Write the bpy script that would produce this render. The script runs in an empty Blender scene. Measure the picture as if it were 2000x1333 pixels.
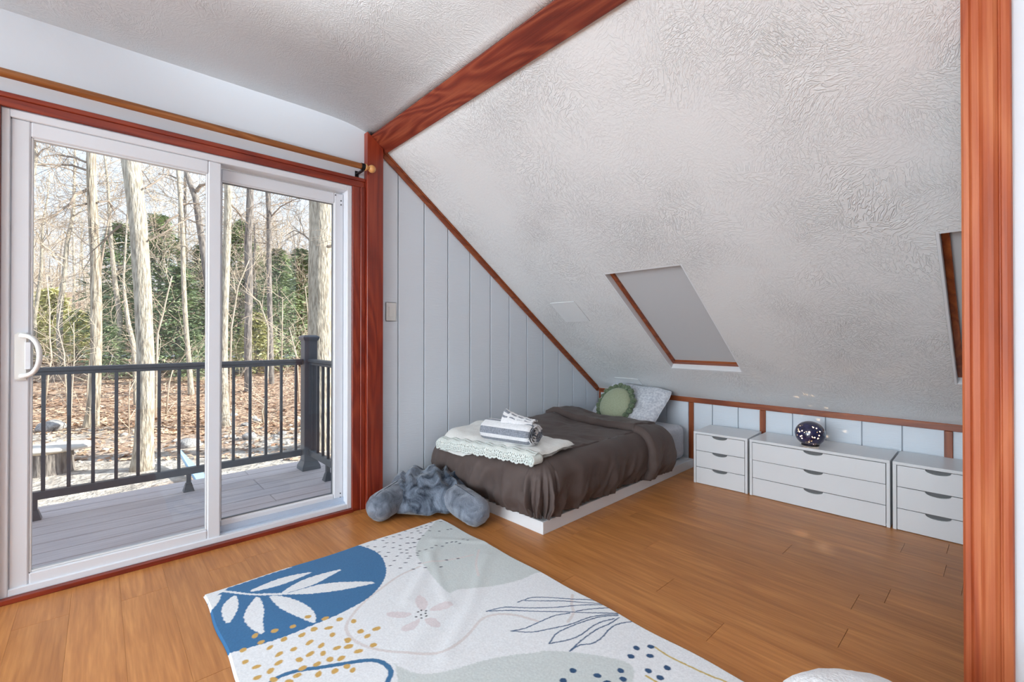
import bpy, bmesh, math, random
import numpy as np
from mathutils import Vector, Matrix, noise as mnoise

# ------------------------------------------------------------------ camera, world, lights
sc = bpy.context.scene
COL = sc.collection
PI = math.pi
f = 885.0; CAM_H = 1.10; YAW = math.radians(42.3); PITCH = math.radians(0.3)
PPX, PPY = 1000.0, 657 - f * math.tan(PITCH)
_Fh = np.array([math.sin(YAW), math.cos(YAW), 0.0]); R_ = np.array([math.cos(YAW), -math.sin(YAW), 0.0])
F_ = _Fh * math.cos(PITCH) + np.array([0, 0, math.sin(PITCH)]); U_ = -_Fh * math.sin(PITCH) + np.array([0, 0, math.cos(PITCH)])
EYE = np.array([0, 0, CAM_H])

cam_d = bpy.data.cameras.new('camera'); cam = bpy.data.objects.new('camera', cam_d); COL.objects.link(cam)
cam.location = (0, 0, CAM_H); cam.rotation_euler = (PI / 2 + PITCH, 0, -YAW)
cam_d.sensor_width = 36; cam_d.lens = f / 2000 * 36; cam_d.shift_y = (PPY - 666.5) / 2000
cam_d.clip_start = 0.05; cam_d.clip_end = 400
sc.camera = cam

vs = sc.view_settings
vs.view_transform = 'Standard'; vs.look = 'None'; vs.gamma = 1.0; vs.exposure = 0.04; vs.use_curve_mapping = False

world = bpy.data.worlds.new('sky'); sc.world = world; world.use_nodes = True
wn = world.node_tree; wn.nodes.clear()
w_out = wn.nodes.new('ShaderNodeOutputWorld'); w_bg = wn.nodes.new('ShaderNodeBackground')
w_tc = wn.nodes.new('ShaderNodeTexCoord'); w_sep = wn.nodes.new('ShaderNodeSeparateXYZ')
w_ramp = wn.nodes.new('ShaderNodeValToRGB'); w_noise = wn.nodes.new('ShaderNodeTexNoise'); w_mix = wn.nodes.new('ShaderNodeMixRGB')
w_ramp.color_ramp.elements[0].position = 0.0; w_ramp.color_ramp.elements[0].color = (0.82, 0.88, 0.97, 1)
w_ramp.color_ramp.elements[1].position = 0.8; w_ramp.color_ramp.elements[1].color = (0.50, 0.66, 0.92, 1)
w_noise.inputs['Scale'].default_value = 3.0; w_noise.inputs['Detail'].default_value = 6
w_cr = wn.nodes.new('ShaderNodeValToRGB'); w_cr.color_ramp.elements[0].position = 0.42; w_cr.color_ramp.elements[1].position = 0.68
wn.links.new(w_tc.outputs['Generated'], w_sep.inputs[0]); wn.links.new(w_sep.outputs['Z'], w_ramp.inputs[0])
wn.links.new(w_tc.outputs['Generated'], w_noise.inputs['Vector']); wn.links.new(w_noise.outputs[0], w_cr.inputs[0])
wn.links.new(w_cr.outputs[0], w_mix.inputs[0]); wn.links.new(w_ramp.outputs[0], w_mix.inputs[1]); w_mix.inputs[2].default_value = (0.93, 0.95, 0.99, 1)
wn.links.new(w_mix.outputs[0], w_bg.inputs[0]); w_bg.inputs[1].default_value = 1.35
wn.links.new(w_bg.outputs[0], w_out.inputs[0])

def lamp(name, kind, loc, aim, energy, color, **kw):
    d = bpy.data.lights.new(name, kind); d.energy = energy; d.color = color
    for k, v in kw.items(): setattr(d, k, v)
    o = bpy.data.objects.new(name, d); COL.objects.link(o); o.location = loc
    o.rotation_euler = (Vector(aim) - Vector(loc)).to_track_quat('-Z', 'Y').to_euler()
    return o
el = math.radians(28)
sun_v = Vector((0.85 * math.cos(el), -0.53 * math.cos(el), math.sin(el)))
lamp('sun', 'SUN', (8, -6, 9), Vector((8, -6, 9)) - sun_v, 10.5, (1.0, 0.93, 0.82), angle=0.009)
# added unseen fill lights: broad panel at the side, small one aimed up
lamp('side_fill', 'AREA', (-4.25, 0.9, 1.35), (1.0, 0.9, 1.30), 210, (0.785, 0.925, 1.01), shape='RECTANGLE', size=3.4, size_y=2.0)
lamp('ceiling_fill', 'AREA', (-0.50, 0.30, 1.00), (0.35, 1.55, 2.45), 10, (0.88, 0.955, 1.0), shape='DISK', size=0.35, spread=0.8)

# ------------------------------------------------------------------ measuring helpers: a photo point meets a known plane
def ray(x, y): return F_ + R_ * ((x - PPX) / f) + U_ * ((PPY - y) / f)
def oz(x, y, z=0.0): r = ray(x, y); return EYE + r * ((z - CAM_H) / r[2])
def oy(x, y, Y): r = ray(x, y); return EYE + r * (Y / r[1])
def ox(x, y, X): r = ray(x, y); return EYE + r * (X / r[0])
def at_d(x, y, d): return EYE + ray(x, y) * d
rng = random.Random(7)

# ------------------------------------------------------------------ materials
def lin(r, g, b, k=1.0):
    def c(v):
        v /= 255.0
        return min(1.0, k * (v / 12.92 if v <= 0.04045 else ((v + 0.055) / 1.055) ** 2.4))
    return (c(r), c(g), c(b), 1)
MATS = {}
def mat(name, c1, c2=None, scale=5.0, stretch=(1, 1, 1), detail=4, rough=0.6, bump=0.0, bscale=None, bstretch=None, dist=0.0,
        sheen=0.0, coat=0.0, spec=0.5, lo=0.35, hi=0.65, rnd=True, metal=0.0, bdist=0.0, c3=None):
    m = bpy.data.materials.new(name); m.use_nodes = True
    nt = m.node_tree; N = nt.nodes; L = nt.links; b = N['Principled BSDF']
    b.inputs['Roughness'].default_value = rough; b.inputs['Metallic'].default_value = metal
    b.inputs['Specular IOR Level'].default_value = spec
    if sheen: b.inputs['Sheen Weight'].default_value = sheen; b.inputs['Sheen Roughness'].default_value = 0.4
    if coat: b.inputs['Coat Weight'].default_value = coat; b.inputs['Coat Roughness'].default_value = 0.12
    b.inputs['Base Color'].default_value = c1
    tc = N.new('ShaderNodeTexCoord'); vec = tc.outputs['Object']
    if rnd:
        oi = N.new('ShaderNodeObjectInfo'); ad = N.new('ShaderNodeVectorMath'); ad.operation = 'ADD'
        mu = N.new('ShaderNodeMath'); mu.operation = 'MULTIPLY'; mu.inputs[1].default_value = 37.0
        L.new(oi.outputs['Random'], mu.inputs[0]); L.new(vec, ad.inputs[0]); L.new(mu.outputs[0], ad.inputs[1]); vec = ad.outputs[0]
    def nz(sca, st, di, det):
        mp = N.new('ShaderNodeMapping'); mp.inputs['Scale'].default_value = st; L.new(vec, mp.inputs['Vector'])
        n = N.new('ShaderNodeTexNoise'); n.inputs['Scale'].default_value = sca; n.inputs['Detail'].default_value = det
        n.inputs['Distortion'].default_value = di; L.new(mp.outputs[0], n.inputs['Vector']); return n
    if c2:
        n = nz(scale, stretch, dist, detail)
        cr = N.new('ShaderNodeValToRGB'); e = cr.color_ramp.elements
        e[0].position = lo; e[0].color = c1; e[1].position = hi; e[1].color = c2
        if c3:
            q = e.new((lo + hi) / 2); q.color = c3
        L.new(n.outputs[0], cr.inputs[0]); L.new(cr.outputs[0], b.inputs['Base Color'])
    if bump:
        n2 = nz(bscale or scale, bstretch or stretch, bdist, 5)
        bp = N.new('ShaderNodeBump'); bp.inputs['Strength'].default_value = 1.0; bp.inputs['Distance'].default_value = bump
        L.new(n2.outputs[0], bp.inputs['Height']); L.new(bp.outputs[0], b.inputs['Normal'])
    MATS[name] = m
    return m

def wood(name, c_dark, c_mid, c_light, axis, rough=0.42, ring=1.0, coat=0.25):
    """stained softwood: stretched noise bands (cathedral grain) plus fine fibres, running along axis"""
    m = bpy.data.materials.new(name); m.use_nodes = True
    nt = m.node_tree; N = nt.nodes; L = nt.links; b = N['Principled BSDF']
    b.inputs['Roughness'].default_value = rough; b.inputs['Coat Weight'].default_value = coat; b.inputs['Coat Roughness'].default_value = 0.2
    tc = N.new('ShaderNodeTexCoord'); oi = N.new('ShaderNodeObjectInfo'); mu = N.new('ShaderNodeMath'); mu.operation = 'MULTIPLY'; mu.inputs[1].default_value = 53
    ad = N.new('ShaderNodeVectorMath'); L.new(oi.outputs['Random'], mu.inputs[0]); L.new(tc.outputs['Object'], ad.inputs[0]); L.new(mu.outputs[0], ad.inputs[1])
    s = [9, 9, 9]; s[axis] = 1.3
    s2 = [160, 160, 160]; s2[axis] = 4
    mp = N.new('ShaderNodeMapping'); mp.inputs['Scale'].default_value = s; L.new(ad.outputs[0], mp.inputs[0])
    n = N.new('ShaderNodeTexNoise'); n.inputs['Scale'].default_value = 0.55; n.inputs['Detail'].default_value = 2; n.inputs['Distortion'].default_value = 0.6; L.new(mp.outputs[0], n.inputs['Vector'])
    k = N.new('ShaderNodeMath'); k.operation = 'MULTIPLY'; k.inputs[1].default_value = 9.0 * ring; L.new(n.outputs[0], k.inputs[0])
    fr = N.new('ShaderNodeMath'); fr.operation = 'PINGPONG'; fr.inputs[1].default_value = 0.5; L.new(k.outputs[0], fr.inputs[0])
    mp2 = N.new('ShaderNodeMapping'); mp2.inputs['Scale'].default_value = s2; L.new(ad.outputs[0], mp2.inputs[0])
    n2 = N.new('ShaderNodeTexNoise'); n2.inputs['Scale'].default_value = 1.0; n2.inputs['Detail'].default_value = 3; L.new(mp2.outputs[0], n2.inputs['Vector'])
    mx = N.new('ShaderNodeMath'); mx.operation = 'MULTIPLY_ADD'; mx.inputs[1].default_value = 0.55; L.new(n2.outputs[0], mx.inputs[0])
    h = N.new('ShaderNodeMath'); h.operation = 'MULTIPLY'; h.inputs[1].default_value = 0.9; L.new(fr.outputs[0], h.inputs[0]); L.new(h.outputs[0], mx.inputs[2])
    cr = N.new('ShaderNodeValToRGB'); e = cr.color_ramp.elements
    e[0].position = 0.12; e[0].color = c_dark; e[1].position = 0.85; e[1].color = c_light; q = e.new(0.45); q.color = c_mid
    L.new(mx.outputs[0], cr.inputs[0]); L.new(cr.outputs[0], b.inputs['Base Color'])
    bp = N.new('ShaderNodeBump'); bp.inputs['Distance'].default_value = 0.0006; L.new(n2.outputs[0], bp.inputs['Height']); L.new(bp.outputs[0], b.inputs['Normal'])
    MATS[name] = m; return m

def plaster(name, c, amp, sc_=11.0):
    """slap-brushed plaster: curved worm-like ridges in patches, as relief only"""
    m = bpy.data.materials.new(name); m.use_nodes = True
    nt = m.node_tree; N = nt.nodes; L = nt.links; b = N['Principled BSDF']
    b.inputs['Base Color'].default_value = c; b.inputs['Roughness'].default_value = 0.75; b.inputs['Specular IOR Level'].default_value = 0.3
    tc = N.new('ShaderNodeTexCoord')
    def ridge(scale, dist, seed, width):
        mp = N.new('ShaderNodeMapping'); mp.inputs['Location'].default_value = (seed, seed * 2, 0); L.new(tc.outputs['Object'], mp.inputs[0])
        vo = N.new('ShaderNodeTexVoronoi'); vo.inputs['Scale'].default_value = 7.0; L.new(mp.outputs[0], vo.inputs['Vector'])
        # each dab of the brush has its own direction
        rot = N.new('ShaderNodeVectorRotate'); rot.rotation_type = 'Z_AXIS'; L.new(mp.outputs[0], rot.inputs['Vector'])
        sx = N.new('ShaderNodeSeparateColor'); L.new(vo.outputs['Color'], sx.inputs[0])
        ml = N.new('ShaderNodeMath'); ml.operation = 'MULTIPLY'; ml.inputs[1].default_value = 3.1; L.new(sx.outputs[0], ml.inputs[0]); L.new(ml.outputs[0], rot.inputs['Angle'])
        mp2 = N.new('ShaderNodeMapping'); mp2.inputs['Scale'].default_value = (3.2, 1.0, 1.0); L.new(rot.outputs[0], mp2.inputs[0])
        n = N.new('ShaderNodeTexNoise'); n.inputs['Scale'].default_value = scale; n.inputs['Detail'].default_value = 1.5; n.inputs['Distortion'].default_value = dist
        L.new(mp2.outputs[0], n.inputs['Vector'])
        s = N.new('ShaderNodeMath'); s.operation = 'SUBTRACT'; s.inputs[1].default_value = 0.5; L.new(n.outputs[0], s.inputs[0])
        a = N.new('ShaderNodeMath'); a.operation = 'ABSOLUTE'; L.new(s.outputs[0], a.inputs[0])
        r = N.new('ShaderNodeMapRange'); r.inputs['From Min'].default_value = 0.0; r.inputs['From Max'].default_value = width; r.inputs['To Min'].default_value = 1; r.inputs['To Max'].default_value = 0
        r.interpolation_type = 'SMOOTHSTEP'; L.new(a.outputs[0], r.inputs[0]); return r
    r1 = ridge(sc_, 0.9, 0.0, 0.09); r2 = ridge(sc_ * 1.9, 0.9, 4.0, 0.12)
    pn = N.new('ShaderNodeTexNoise'); pn.inputs['Scale'].default_value = 2.6; pn.inputs['Detail'].default_value = 3; L.new(tc.outputs['Object'], pn.inputs['Vector'])
    pr = N.new('ShaderNodeMapRange'); pr.inputs['From Min'].default_value = 0.38; pr.inputs['From Max'].default_value = 0.62; L.new(pn.outputs[0], pr.inputs[0])
    mx = N.new('ShaderNodeMix'); L.new(pr.outputs[0], mx.inputs[0]); L.new(r2.outputs[0], mx.inputs[2]); L.new(r1.outputs[0], mx.inputs[3])
    fn = N.new('ShaderNodeTexNoise'); fn.inputs['Scale'].default_value = 90; fn.inputs['Detail'].default_value = 2; L.new(tc.outputs['Object'], fn.inputs['Vector'])
    ma = N.new('ShaderNodeMath'); ma.operation = 'MULTIPLY_ADD'; ma.inputs[1].default_value = 0.35; L.new(fn.outputs[0], ma.inputs[0])
    pm_ = N.new('ShaderNodeTexNoise'); pm_.inputs['Scale'].default_value = 1.5; pm_.inputs['Detail'].default_value = 4; L.new(tc.outputs['Object'], pm_.inputs['Vector'])
    pq = N.new('ShaderNodeMapRange'); pq.inputs['From Min'].default_value = 0.36; pq.inputs['From Max'].default_value = 0.64; pq.inputs['To Min'].default_value = 0.15; pq.inputs['To Max'].default_value = 1.35; L.new(pm_.outputs[0], pq.inputs[0])
    mm = N.new('ShaderNodeMath'); mm.operation = 'MULTIPLY'; L.new(mx.outputs[0], mm.inputs[0]); L.new(pq.outputs[0], mm.inputs[1]); L.new(mm.outputs[0], ma.inputs[2])
    bp = N.new('ShaderNodeBump'); bp.inputs['Strength'].default_value = 0.9; bp.inputs['Distance'].default_value = amp
    L.new(ma.outputs[0], bp.inputs['Height']); L.new(bp.outputs[0], b.inputs['Normal'])
    MATS[name] = m; return m

def bark(name, c1, c2, c3, sx=22.0, sz=3.0, bump=0.02):
    return mat(name, c1, c2, scale=1.0, stretch=(sx, sx, sz), detail=5, rough=0.95, bump=bump, bscale=1.0, bstretch=(sx * 1.2, sx * 1.2, sz * 1.3), lo=0.38, hi=0.62, spec=0.1, c3=c3)

mat('wall_paint', (0.77, 0.805, 0.86, 1), rough=0.6, bump=0.0006, bscale=30, spec=0.3)
mat('panel_paint', (0.75, 0.80, 0.865, 1), rough=0.5, bump=0.0016, bscale=1.0, bstretch=(14, 14, 120), bdist=0.4, spec=0.4)
mat('groove_paint', (0.50, 0.54, 0.60, 1), rough=0.6)
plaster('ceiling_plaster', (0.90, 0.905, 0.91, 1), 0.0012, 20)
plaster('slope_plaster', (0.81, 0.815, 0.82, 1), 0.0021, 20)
mat('white_smooth', (0.82, 0.835, 0.86, 1), rough=0.45)
mat('vinyl', (0.80, 0.82, 0.87, 1), rough=0.35, spec=0.5)
mat('vinyl_track', (0.55, 0.62, 0.74, 1), rough=0.35)
mat('gasket', (0.22, 0.23, 0.25, 1), rough=0.6)
RD, RM, RL = lin(104, 30, 16), lin(134, 42, 20), lin(158, 62, 32)
wood('stain_x', RD, RM, RL, 0); wood('stain_y', RD, RM, RL, 1, ring=1.3); wood('stain_z', RD, RM, RL, 2)
OD, OM, OL = lin(104, 44, 16), lin(140, 64, 26), lin(166, 88, 40)
wood('oak_stain_x', OD, OM, OL, 0); wood('oak_stain_y', OD, OM, OL, 1); wood('oak_stain_z', OD, OM, OL, 2)
wood('casing_stain_lit', lin(150, 66, 34), lin(180, 88, 48), lin(206, 122, 76), 2, ring=.6, rough=.55, coat=.05)  # trim stain lightened: strong light on this casing put into the colour
wood('rod_wood', lin(118, 64, 22), lin(144, 84, 36), lin(164, 104, 54), 0)
mat('finial_wood', lin(216, 150, 84), lin(230, 172, 108), scale=12, rough=0.35, coat=0.3)
mat('black_iron', (0.02, 0.02, 0.022, 1), rough=0.4, metal=0.6)
mat('plastic_white', (0.80, 0.80, 0.78, 1), rough=0.3)
mat('drawer_white', (0.80, 0.815, 0.84, 1), rough=0.32, spec=0.5)
mat('drawer_inner_shade', (0.16, 0.16, 0.165, 1), rough=0.7)  # dark grey puts the shade inside the drawers into the colour
mat('shade_cloth', (0.60, 0.61, 0.63, 1), rough=0.9, spec=0.1)

def glass_mat():
    m = bpy.data.materials.new('clear_glass'); m.use_nodes = True; nt = m.node_tree; N = nt.nodes; L = nt.links
    N.remove(N['Principled BSDF']); o = N['Material Output']
    t = N.new('ShaderNodeBsdfTransparent'); t.inputs[0].default_value = (0.97, 0.985, 0.98, 1)
    g = N.new('ShaderNodeBsdfGlossy'); g.inputs['Roughness'].default_value = 0.02
    fr = N.new('ShaderNodeFresnel'); fr.inputs[0].default_value = 1.45
    mx = N.new('ShaderNodeMixShader'); L.new(fr.outputs[0], mx.inputs[0]); L.new(t.outputs[0], mx.inputs[1]); L.new(g.outputs[0], mx.inputs[2]); L.new(mx.outputs[0], o.inputs[0])
    MATS['clear_glass'] = m
glass_mat()

def floor_wood():
    m = bpy.data.materials.new('floor_wood'); m.use_nodes = True; nt = m.node_tree; N = nt.nodes; L = nt.links; b = N['Principled BSDF']
    tc = N.new('ShaderNodeTexCoord'); oi = N.new('ShaderNodeObjectInfo'); mu = N.new('ShaderNodeMath'); mu.operation = 'MULTIPLY'; mu.inputs[1].default_value = 91
    ad = N.new('ShaderNodeVectorMath'); L.new(oi.outputs['Random'], mu.inputs[0]); L.new(tc.outputs['Object'], ad.inputs[0]); L.new(mu.outputs[0], ad.inputs[1])
    def nz(st, sca, det, di=0.0):
        mp = N.new('ShaderNodeMapping'); mp.inputs['Scale'].default_value = st; L.new(ad.outputs[0], mp.inputs[0])
        n = N.new('ShaderNodeTexNoise'); n.inputs['Scale'].default_value = sca; n.inputs['Detail'].default_value = det; n.inputs['Distortion'].default_value = di
        L.new(mp.outputs[0], n.inputs['Vector']); return n
    a = nz((26, 2.2, 1), 1.0, 5, 0.8); c = nz((110, 5, 1), 1.0, 3)
    mx = N.new('ShaderNodeMath'); mx.operation = 'MULTIPLY_ADD'; mx.inputs[1].default_value = 0.4
    L.new(c.outputs[0], mx.inputs[0]); h = N.new('ShaderNodeMath'); h.operation = 'MULTIPLY'; h.inputs[1].default_value = 0.6; L.new(a.outputs[0], h.inputs[0]); L.new(h.outputs[0], mx.inputs[2])
    cr = N.new('ShaderNodeValToRGB'); e = cr.color_ramp.elements
    e[0].position = 0.30; e[0].color = lin(140, 86, 41, 1.5); e[1].position = 0.70; e[1].color = lin(177, 121, 68, 1.55); q = e.new(0.5); q.color = lin(159, 103, 54, 1.52)
    L.new(mx.outputs[0], cr.inputs[0])
    hs = N.new('ShaderNodeHueSaturation'); mr = N.new('ShaderNodeMapRange'); mr.inputs['To Min'].default_value = 0.93; mr.inputs['To Max'].default_value = 1.07
    L.new(oi.outputs['Random'], mr.inputs[0]); L.new(mr.outputs[0], hs.inputs['Value']); L.new(cr.outputs[0], hs.inputs['Color']); L.new(hs.outputs[0], b.inputs['Base Color'])
    b.inputs['Roughness'].default_value = 0.38; b.inputs['Specular IOR Level'].default_value = 0.42
    bp = N.new('ShaderNodeBump'); bp.inputs['Distance'].default_value = 0.0004; L.new(mx.outputs[0], bp.inputs['Height']); L.new(bp.outputs[0], b.inputs['Normal'])
    MATS['floor_wood'] = m
floor_wood()

# ------------------------------------------------------------------ mesh building
def tri_norm(v): return v / (np.linalg.norm(v) + 1e-12)
class MB:
    def __init__(s): s.v = []; s.f = []; s.m = []
    def add(s, vs_, fs, mi=0):
        o = len(s.v); s.v.extend([tuple(map(float, p)) for p in vs_]); s.f.extend([tuple(i + o for i in q) for q in fs]); s.m.extend([mi] * len(fs)); return s
    def box(s, x0, y0, z0, x1, y1, z1, mi=0):
        vs_ = [(x, y, z) for z in (z0, z1) for y in (y0, y1) for x in (x0, x1)]
        return s.add(vs_, [(0, 2, 3, 1), (4, 5, 7, 6), (0, 1, 5, 4), (2, 6, 7, 3), (0, 4, 6, 2), (1, 3, 7, 5)], mi)
    def hexa(s, a, b, mi=0):   # two matching rings of points
        n = len(a); fs = [tuple(range(n))[::-1], tuple(range(n, 2 * n))] + [(i, (i + 1) % n, n + (i + 1) % n, n + i) for i in range(n)]
        return s.add(list(a) + list(b), fs, mi)
    def tube(s, pts, rad, n=10, mi=0, caps=True):
        pts = [np.array(p, float) for p in pts]
        if not hasattr(rad, '__len__'): rad = [rad] * len(pts)
        vs_ = []; up = None
        for i, p in enumerate(pts):
            t = tri_norm(pts[min(i + 1, len(pts) - 1)] - pts[max(i - 1, 0)])
            if up is None: up = np.array([0, 0, 1.0]) if abs(t[2]) < .9 else np.array([1.0, 0, 0])
            a = tri_norm(np.cross(t, up)); b = np.cross(a, t); up = b
            for k in range(n):
                an = 2 * PI * k / n; vs_.append(p + rad[i] * (a * math.cos(an) + b * math.sin(an)))
        fs = []
        for i in range(len(pts) - 1):
            for k in range(n):
                k2 = (k + 1) % n; fs.append((i * n + k, i * n + k2, (i + 1) * n + k2, (i + 1) * n + k))
        if caps: fs.append(tuple(range(n))[::-1]); fs.append(tuple(range((len(pts) - 1) * n, len(pts) * n)))
        return s.add(vs_, fs, mi)
    def lathe(s, prof, c=(0, 0, 0), n=24, axis='z', mi=0):   # prof: (radius, height) pairs
        vs_ = []
        for r, h in prof:
            for k in range(n):
                a = 2 * PI * k / n; p = (r * math.cos(a), r * math.sin(a), h)
                if axis == 'x': p = (h, r * math.cos(a), r * math.sin(a))
                if axis == 'y': p = (r * math.sin(a), h, r * math.cos(a))
                vs_.append((p[0] + c[0], p[1] + c[1], p[2] + c[2]))
        fs = [(i * n + k, i * n + (k + 1) % n, (i + 1) * n + (k + 1) % n, (i + 1) * n + k) for i in range(len(prof) - 1) for k in range(n)]
        fs += [tuple(range(n))[::-1], tuple(range((len(prof) - 1) * n, len(prof) * n))]
        return s.add(vs_, fs, mi)
    def grid(s, P, closed_u=False, mi=0):    # P[i][j] points
        nu, nv = len(P), len(P[0]); vs_ = [p for r in P for p in r]; fs = []
        for i in range(nu if closed_u else nu - 1):
            for j in range(nv - 1):
                i2 = (i + 1) % nu; fs.append((i * nv + j, i2 * nv + j, i2 * nv + j + 1, i * nv + j + 1))
        return s.add(vs_, fs, mi)
    def xf(s, fn): s.v = [tuple(fn(np.array(p))) for p in s.v]; return s
    def build(s, name, m, parent=None, smooth=False, bevel=0.0, seg=1, origin=None, sub=0, normals=False):
        me = bpy.data.meshes.new(name); P = np.array(s.v, float)
        if parent is not None: o = np.array(parent['_w'])
        elif origin is not None: o = np.array(origin, float)
        else: lo, hi = P.min(0), P.max(0); o = np.array([(lo[0] + hi[0]) / 2, (lo[1] + hi[1]) / 2, lo[2]])
        me.from_pydata((P - o).tolist(), [], s.f)
        ms = m if isinstance(m, (list, tuple)) else [m]
        for k in ms: me.materials.append(MATS[k])
        if len(ms) > 1: me.polygons.foreach_set('material_index', s.m)
        if bevel or normals:
            bm = bmesh.new(); bm.from_mesh(me)
            if normals: bmesh.ops.recalc_face_normals(bm, faces=bm.faces)
            if bevel: bmesh.ops.bevel(bm, geom=list(bm.edges), offset=bevel, segments=seg, affect='EDGES', clamp_overlap=True)
            bm.to_mesh(me); bm.free()
        if smooth: me.polygons.foreach_set('use_smooth', [True] * len(me.polygons))
        me.update()
        ob = bpy.data.objects.new(name, me); COL.objects.link(ob)
        if parent is not None: ob.parent = parent; ob['_w'] = tuple(o)
        else: ob.location = o; ob['_w'] = tuple(o)
        if sub: md = ob.modifiers.new('sub', 'SUBSURF'); md.levels = sub; md.render_levels = sub
        return ob
def tag(o, label=None, cat=None, group=None, kind=None):
    for k, v in (('label', label), ('category', cat), ('group', group), ('kind', kind)):
        if v: o[k] = v
    return o
def thing(name, label, cat, loc, group=None, kind=None):
    o = bpy.data.objects.new(name, None); COL.objects.link(o); o.location = loc; o['_w'] = tuple(map(float, loc)); o.empty_display_size = 0.1
    return tag(o, label, cat, group, kind)
def struct(name, label, loc=(0, 0, 0)):
    return thing(name, label, None, loc, None, 'structure')
def copy_tree(o, parent=None):
    c = o.copy(); COL.objects.link(c)
    if parent is not None: c.parent = parent
    for ch in o.children: copy_tree(ch, c)
    return c
def fbm(p, oc=3): return mnoise.fractal(Vector(p), 1.0, 2.0, oc)
def sm(a, b, x): t = min(1, max(0, (x - a) / (b - a))); return t * t * (3 - 2 * t)

# ------------------------------------------------------------------ room shell
YW = 2.79; XK = 3.71; ZC = 2.45; ZK = 0.585; SL = 0.75
def zs(x): return ZK + SL * (XK - x)             # underside of the sloped ceiling
XR = XK - (ZC - ZK) / SL                         # where the slope meets the flat ceiling
SN = np.array([SL, 0, 1.0]); SN /= np.linalg.norm(SN)  # outward normal of the slope
ST = np.array([-1.0, 0, SL]); ST /= np.linalg.norm(ST) # up the slope

fl = struct('floor', 'warm brown wood laminate floor of long planks')
MB().box(-4.3, -3.3, -0.06, 4.0, 2.80, -0.013).build('subfloor', 'floor_wood', fl)
joints = {0: .742, 1: 1.03, 2: .414, 4: .436, 6: .778, 8: .21, 9: .38, -1: 1.353}
k0 = int(math.floor((-1.1 - 1.62) / .155))
for k in range(k0, 14):
    xa = 1.62 + .155 * k; xb = min(xa + .1547, XK + .0)
    if xb - xa < .02: continue
    Lp = 1.22; j = joints.get(k, rng.uniform(0, Lp)); y = j - Lp * 4
    while y < YW:
        a, b = max(y, -1.3), min(y + Lp - .0012, YW)
        if b - a > .03: MB().box(xa, a, -0.013, xb, b, 0.0).build('floor_plank', 'floor_wood', fl, bevel=0.0004)
        y += Lp
# wall with the sliding door: painted drywall left of and above the opening, grooved panelling to the right
wb = struct('wall_back', 'pale blue white wall with the sliding door and vertical grooved boards')
DX0, DX1, DZ = -0.30, 1.175, 2.045
MB().box(-4.3, YW, 0, DX0, YW + .14, ZC + .1).box(DX0, YW, DZ, 1.30, YW + .14, ZC + .1).box(DX1, YW, 0, 1.30, YW + .14, DZ).build('drywall', 'wall_paint', wb)
# backing behind the boards, cut to the rake
MB().hexa([(1.30, YW + .012, 0), (4.0, YW + .012, 0), (4.0, YW + .012, max(.05, zs(4.0))), (1.30, YW + .012, zs(1.30))],
          [(1.30, YW + .14, 0), (4.0, YW + .14, 0), (4.0, YW + .14, max(.05, zs(4.0))), (1.30, YW + .14, zs(1.30))]).build('board_backing', 'groove_paint', wb)
xs = [1.30, 1.496] + [1.496 + .2025 * i for i in range(1, 11)] + [XK]
for a, b in zip(xs[:-1], xs[1:]):
    if b - a < .01: continue
    g = .0035
    MB().hexa([(a + g, YW, 0), (b - g, YW, 0), (b - g, YW, zs(b - g)), (a + g, YW, zs(a + g))],
              [(a + g, YW + .011, 0), (b - g, YW + .011, 0), (b - g, YW + .011, zs(b - g)), (a + g, YW + .011, zs(a + g))]).build('wall_board', 'panel_paint', wb, bevel=.002)
wr = struct('wall_right', 'low knee wall of pale blue grooved boards under the slope')
MB().box(XK + .012, -.9, 0, XK + .12, YW, ZK).build('board_backing', 'groove_paint', wr)
ys = [-.9, -.75, -.55, -.35, -.15, .05, .252, .455, .658, .86, 1.061, 1.257, 1.4388, 1.641, 1.844, 2.047, 2.25, 2.45, 2.65, YW]
for a, b in zip(ys[:-1], ys[1:]):
    MB().box(XK, a + .003, 0, XK + .011, b - .003, ZK).build('wall_board', 'panel_paint', wr, bevel=.0018)
# flat ceiling
cpts = [(-4.3, 0), (.85, 0), (.95, .0005), (1.05, .003), (1.13, .009), (1.20, .019), (1.26, .034), (1.315, .060)]
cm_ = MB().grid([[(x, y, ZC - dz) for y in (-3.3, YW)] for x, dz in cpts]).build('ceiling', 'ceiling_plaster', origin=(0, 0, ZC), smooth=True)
sd_c = cm_.modifiers.new('thick', 'SOLIDIFY'); sd_c.thickness = .08; sd_c.offset = 1.0
if cm_.data.polygons[0].normal.z > 0: sd_c.offset = 1.0
else: sd_c.offset = -1.0
tag(bpy.data.objects['ceiling'], 'flat white textured plaster ceiling above the sliding door', kind='structure')
# sloped ceiling with two skylight openings, built from strips; outer skin is the roof
def slp(x, y, off): p = np.array([x, y, zs(x)]) + SN * off; return p
SK = [(1.268, 1.822), (-.35, .200)]; SX0, SX1 = 2.468, 3.372
cs = MB(); T = .16
def slab(x0, x1, y0, y1, t=T, mi=0):
    cs.hexa([slp(x0, y0, 0), slp(x1, y0, 0), slp(x1, y1, 0), slp(x0, y1, 0)], [slp(x0, y0, t), slp(x1, y0, t), slp(x1, y1, t), slp(x0, y1, t)], mi)
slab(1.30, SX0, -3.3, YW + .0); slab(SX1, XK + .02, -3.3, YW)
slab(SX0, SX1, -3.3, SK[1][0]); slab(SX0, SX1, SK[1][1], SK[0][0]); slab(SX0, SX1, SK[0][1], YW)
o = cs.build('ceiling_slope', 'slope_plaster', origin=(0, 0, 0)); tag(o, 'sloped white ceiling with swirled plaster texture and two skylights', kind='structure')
o.rotation_mode = 'XYZ'
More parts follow.
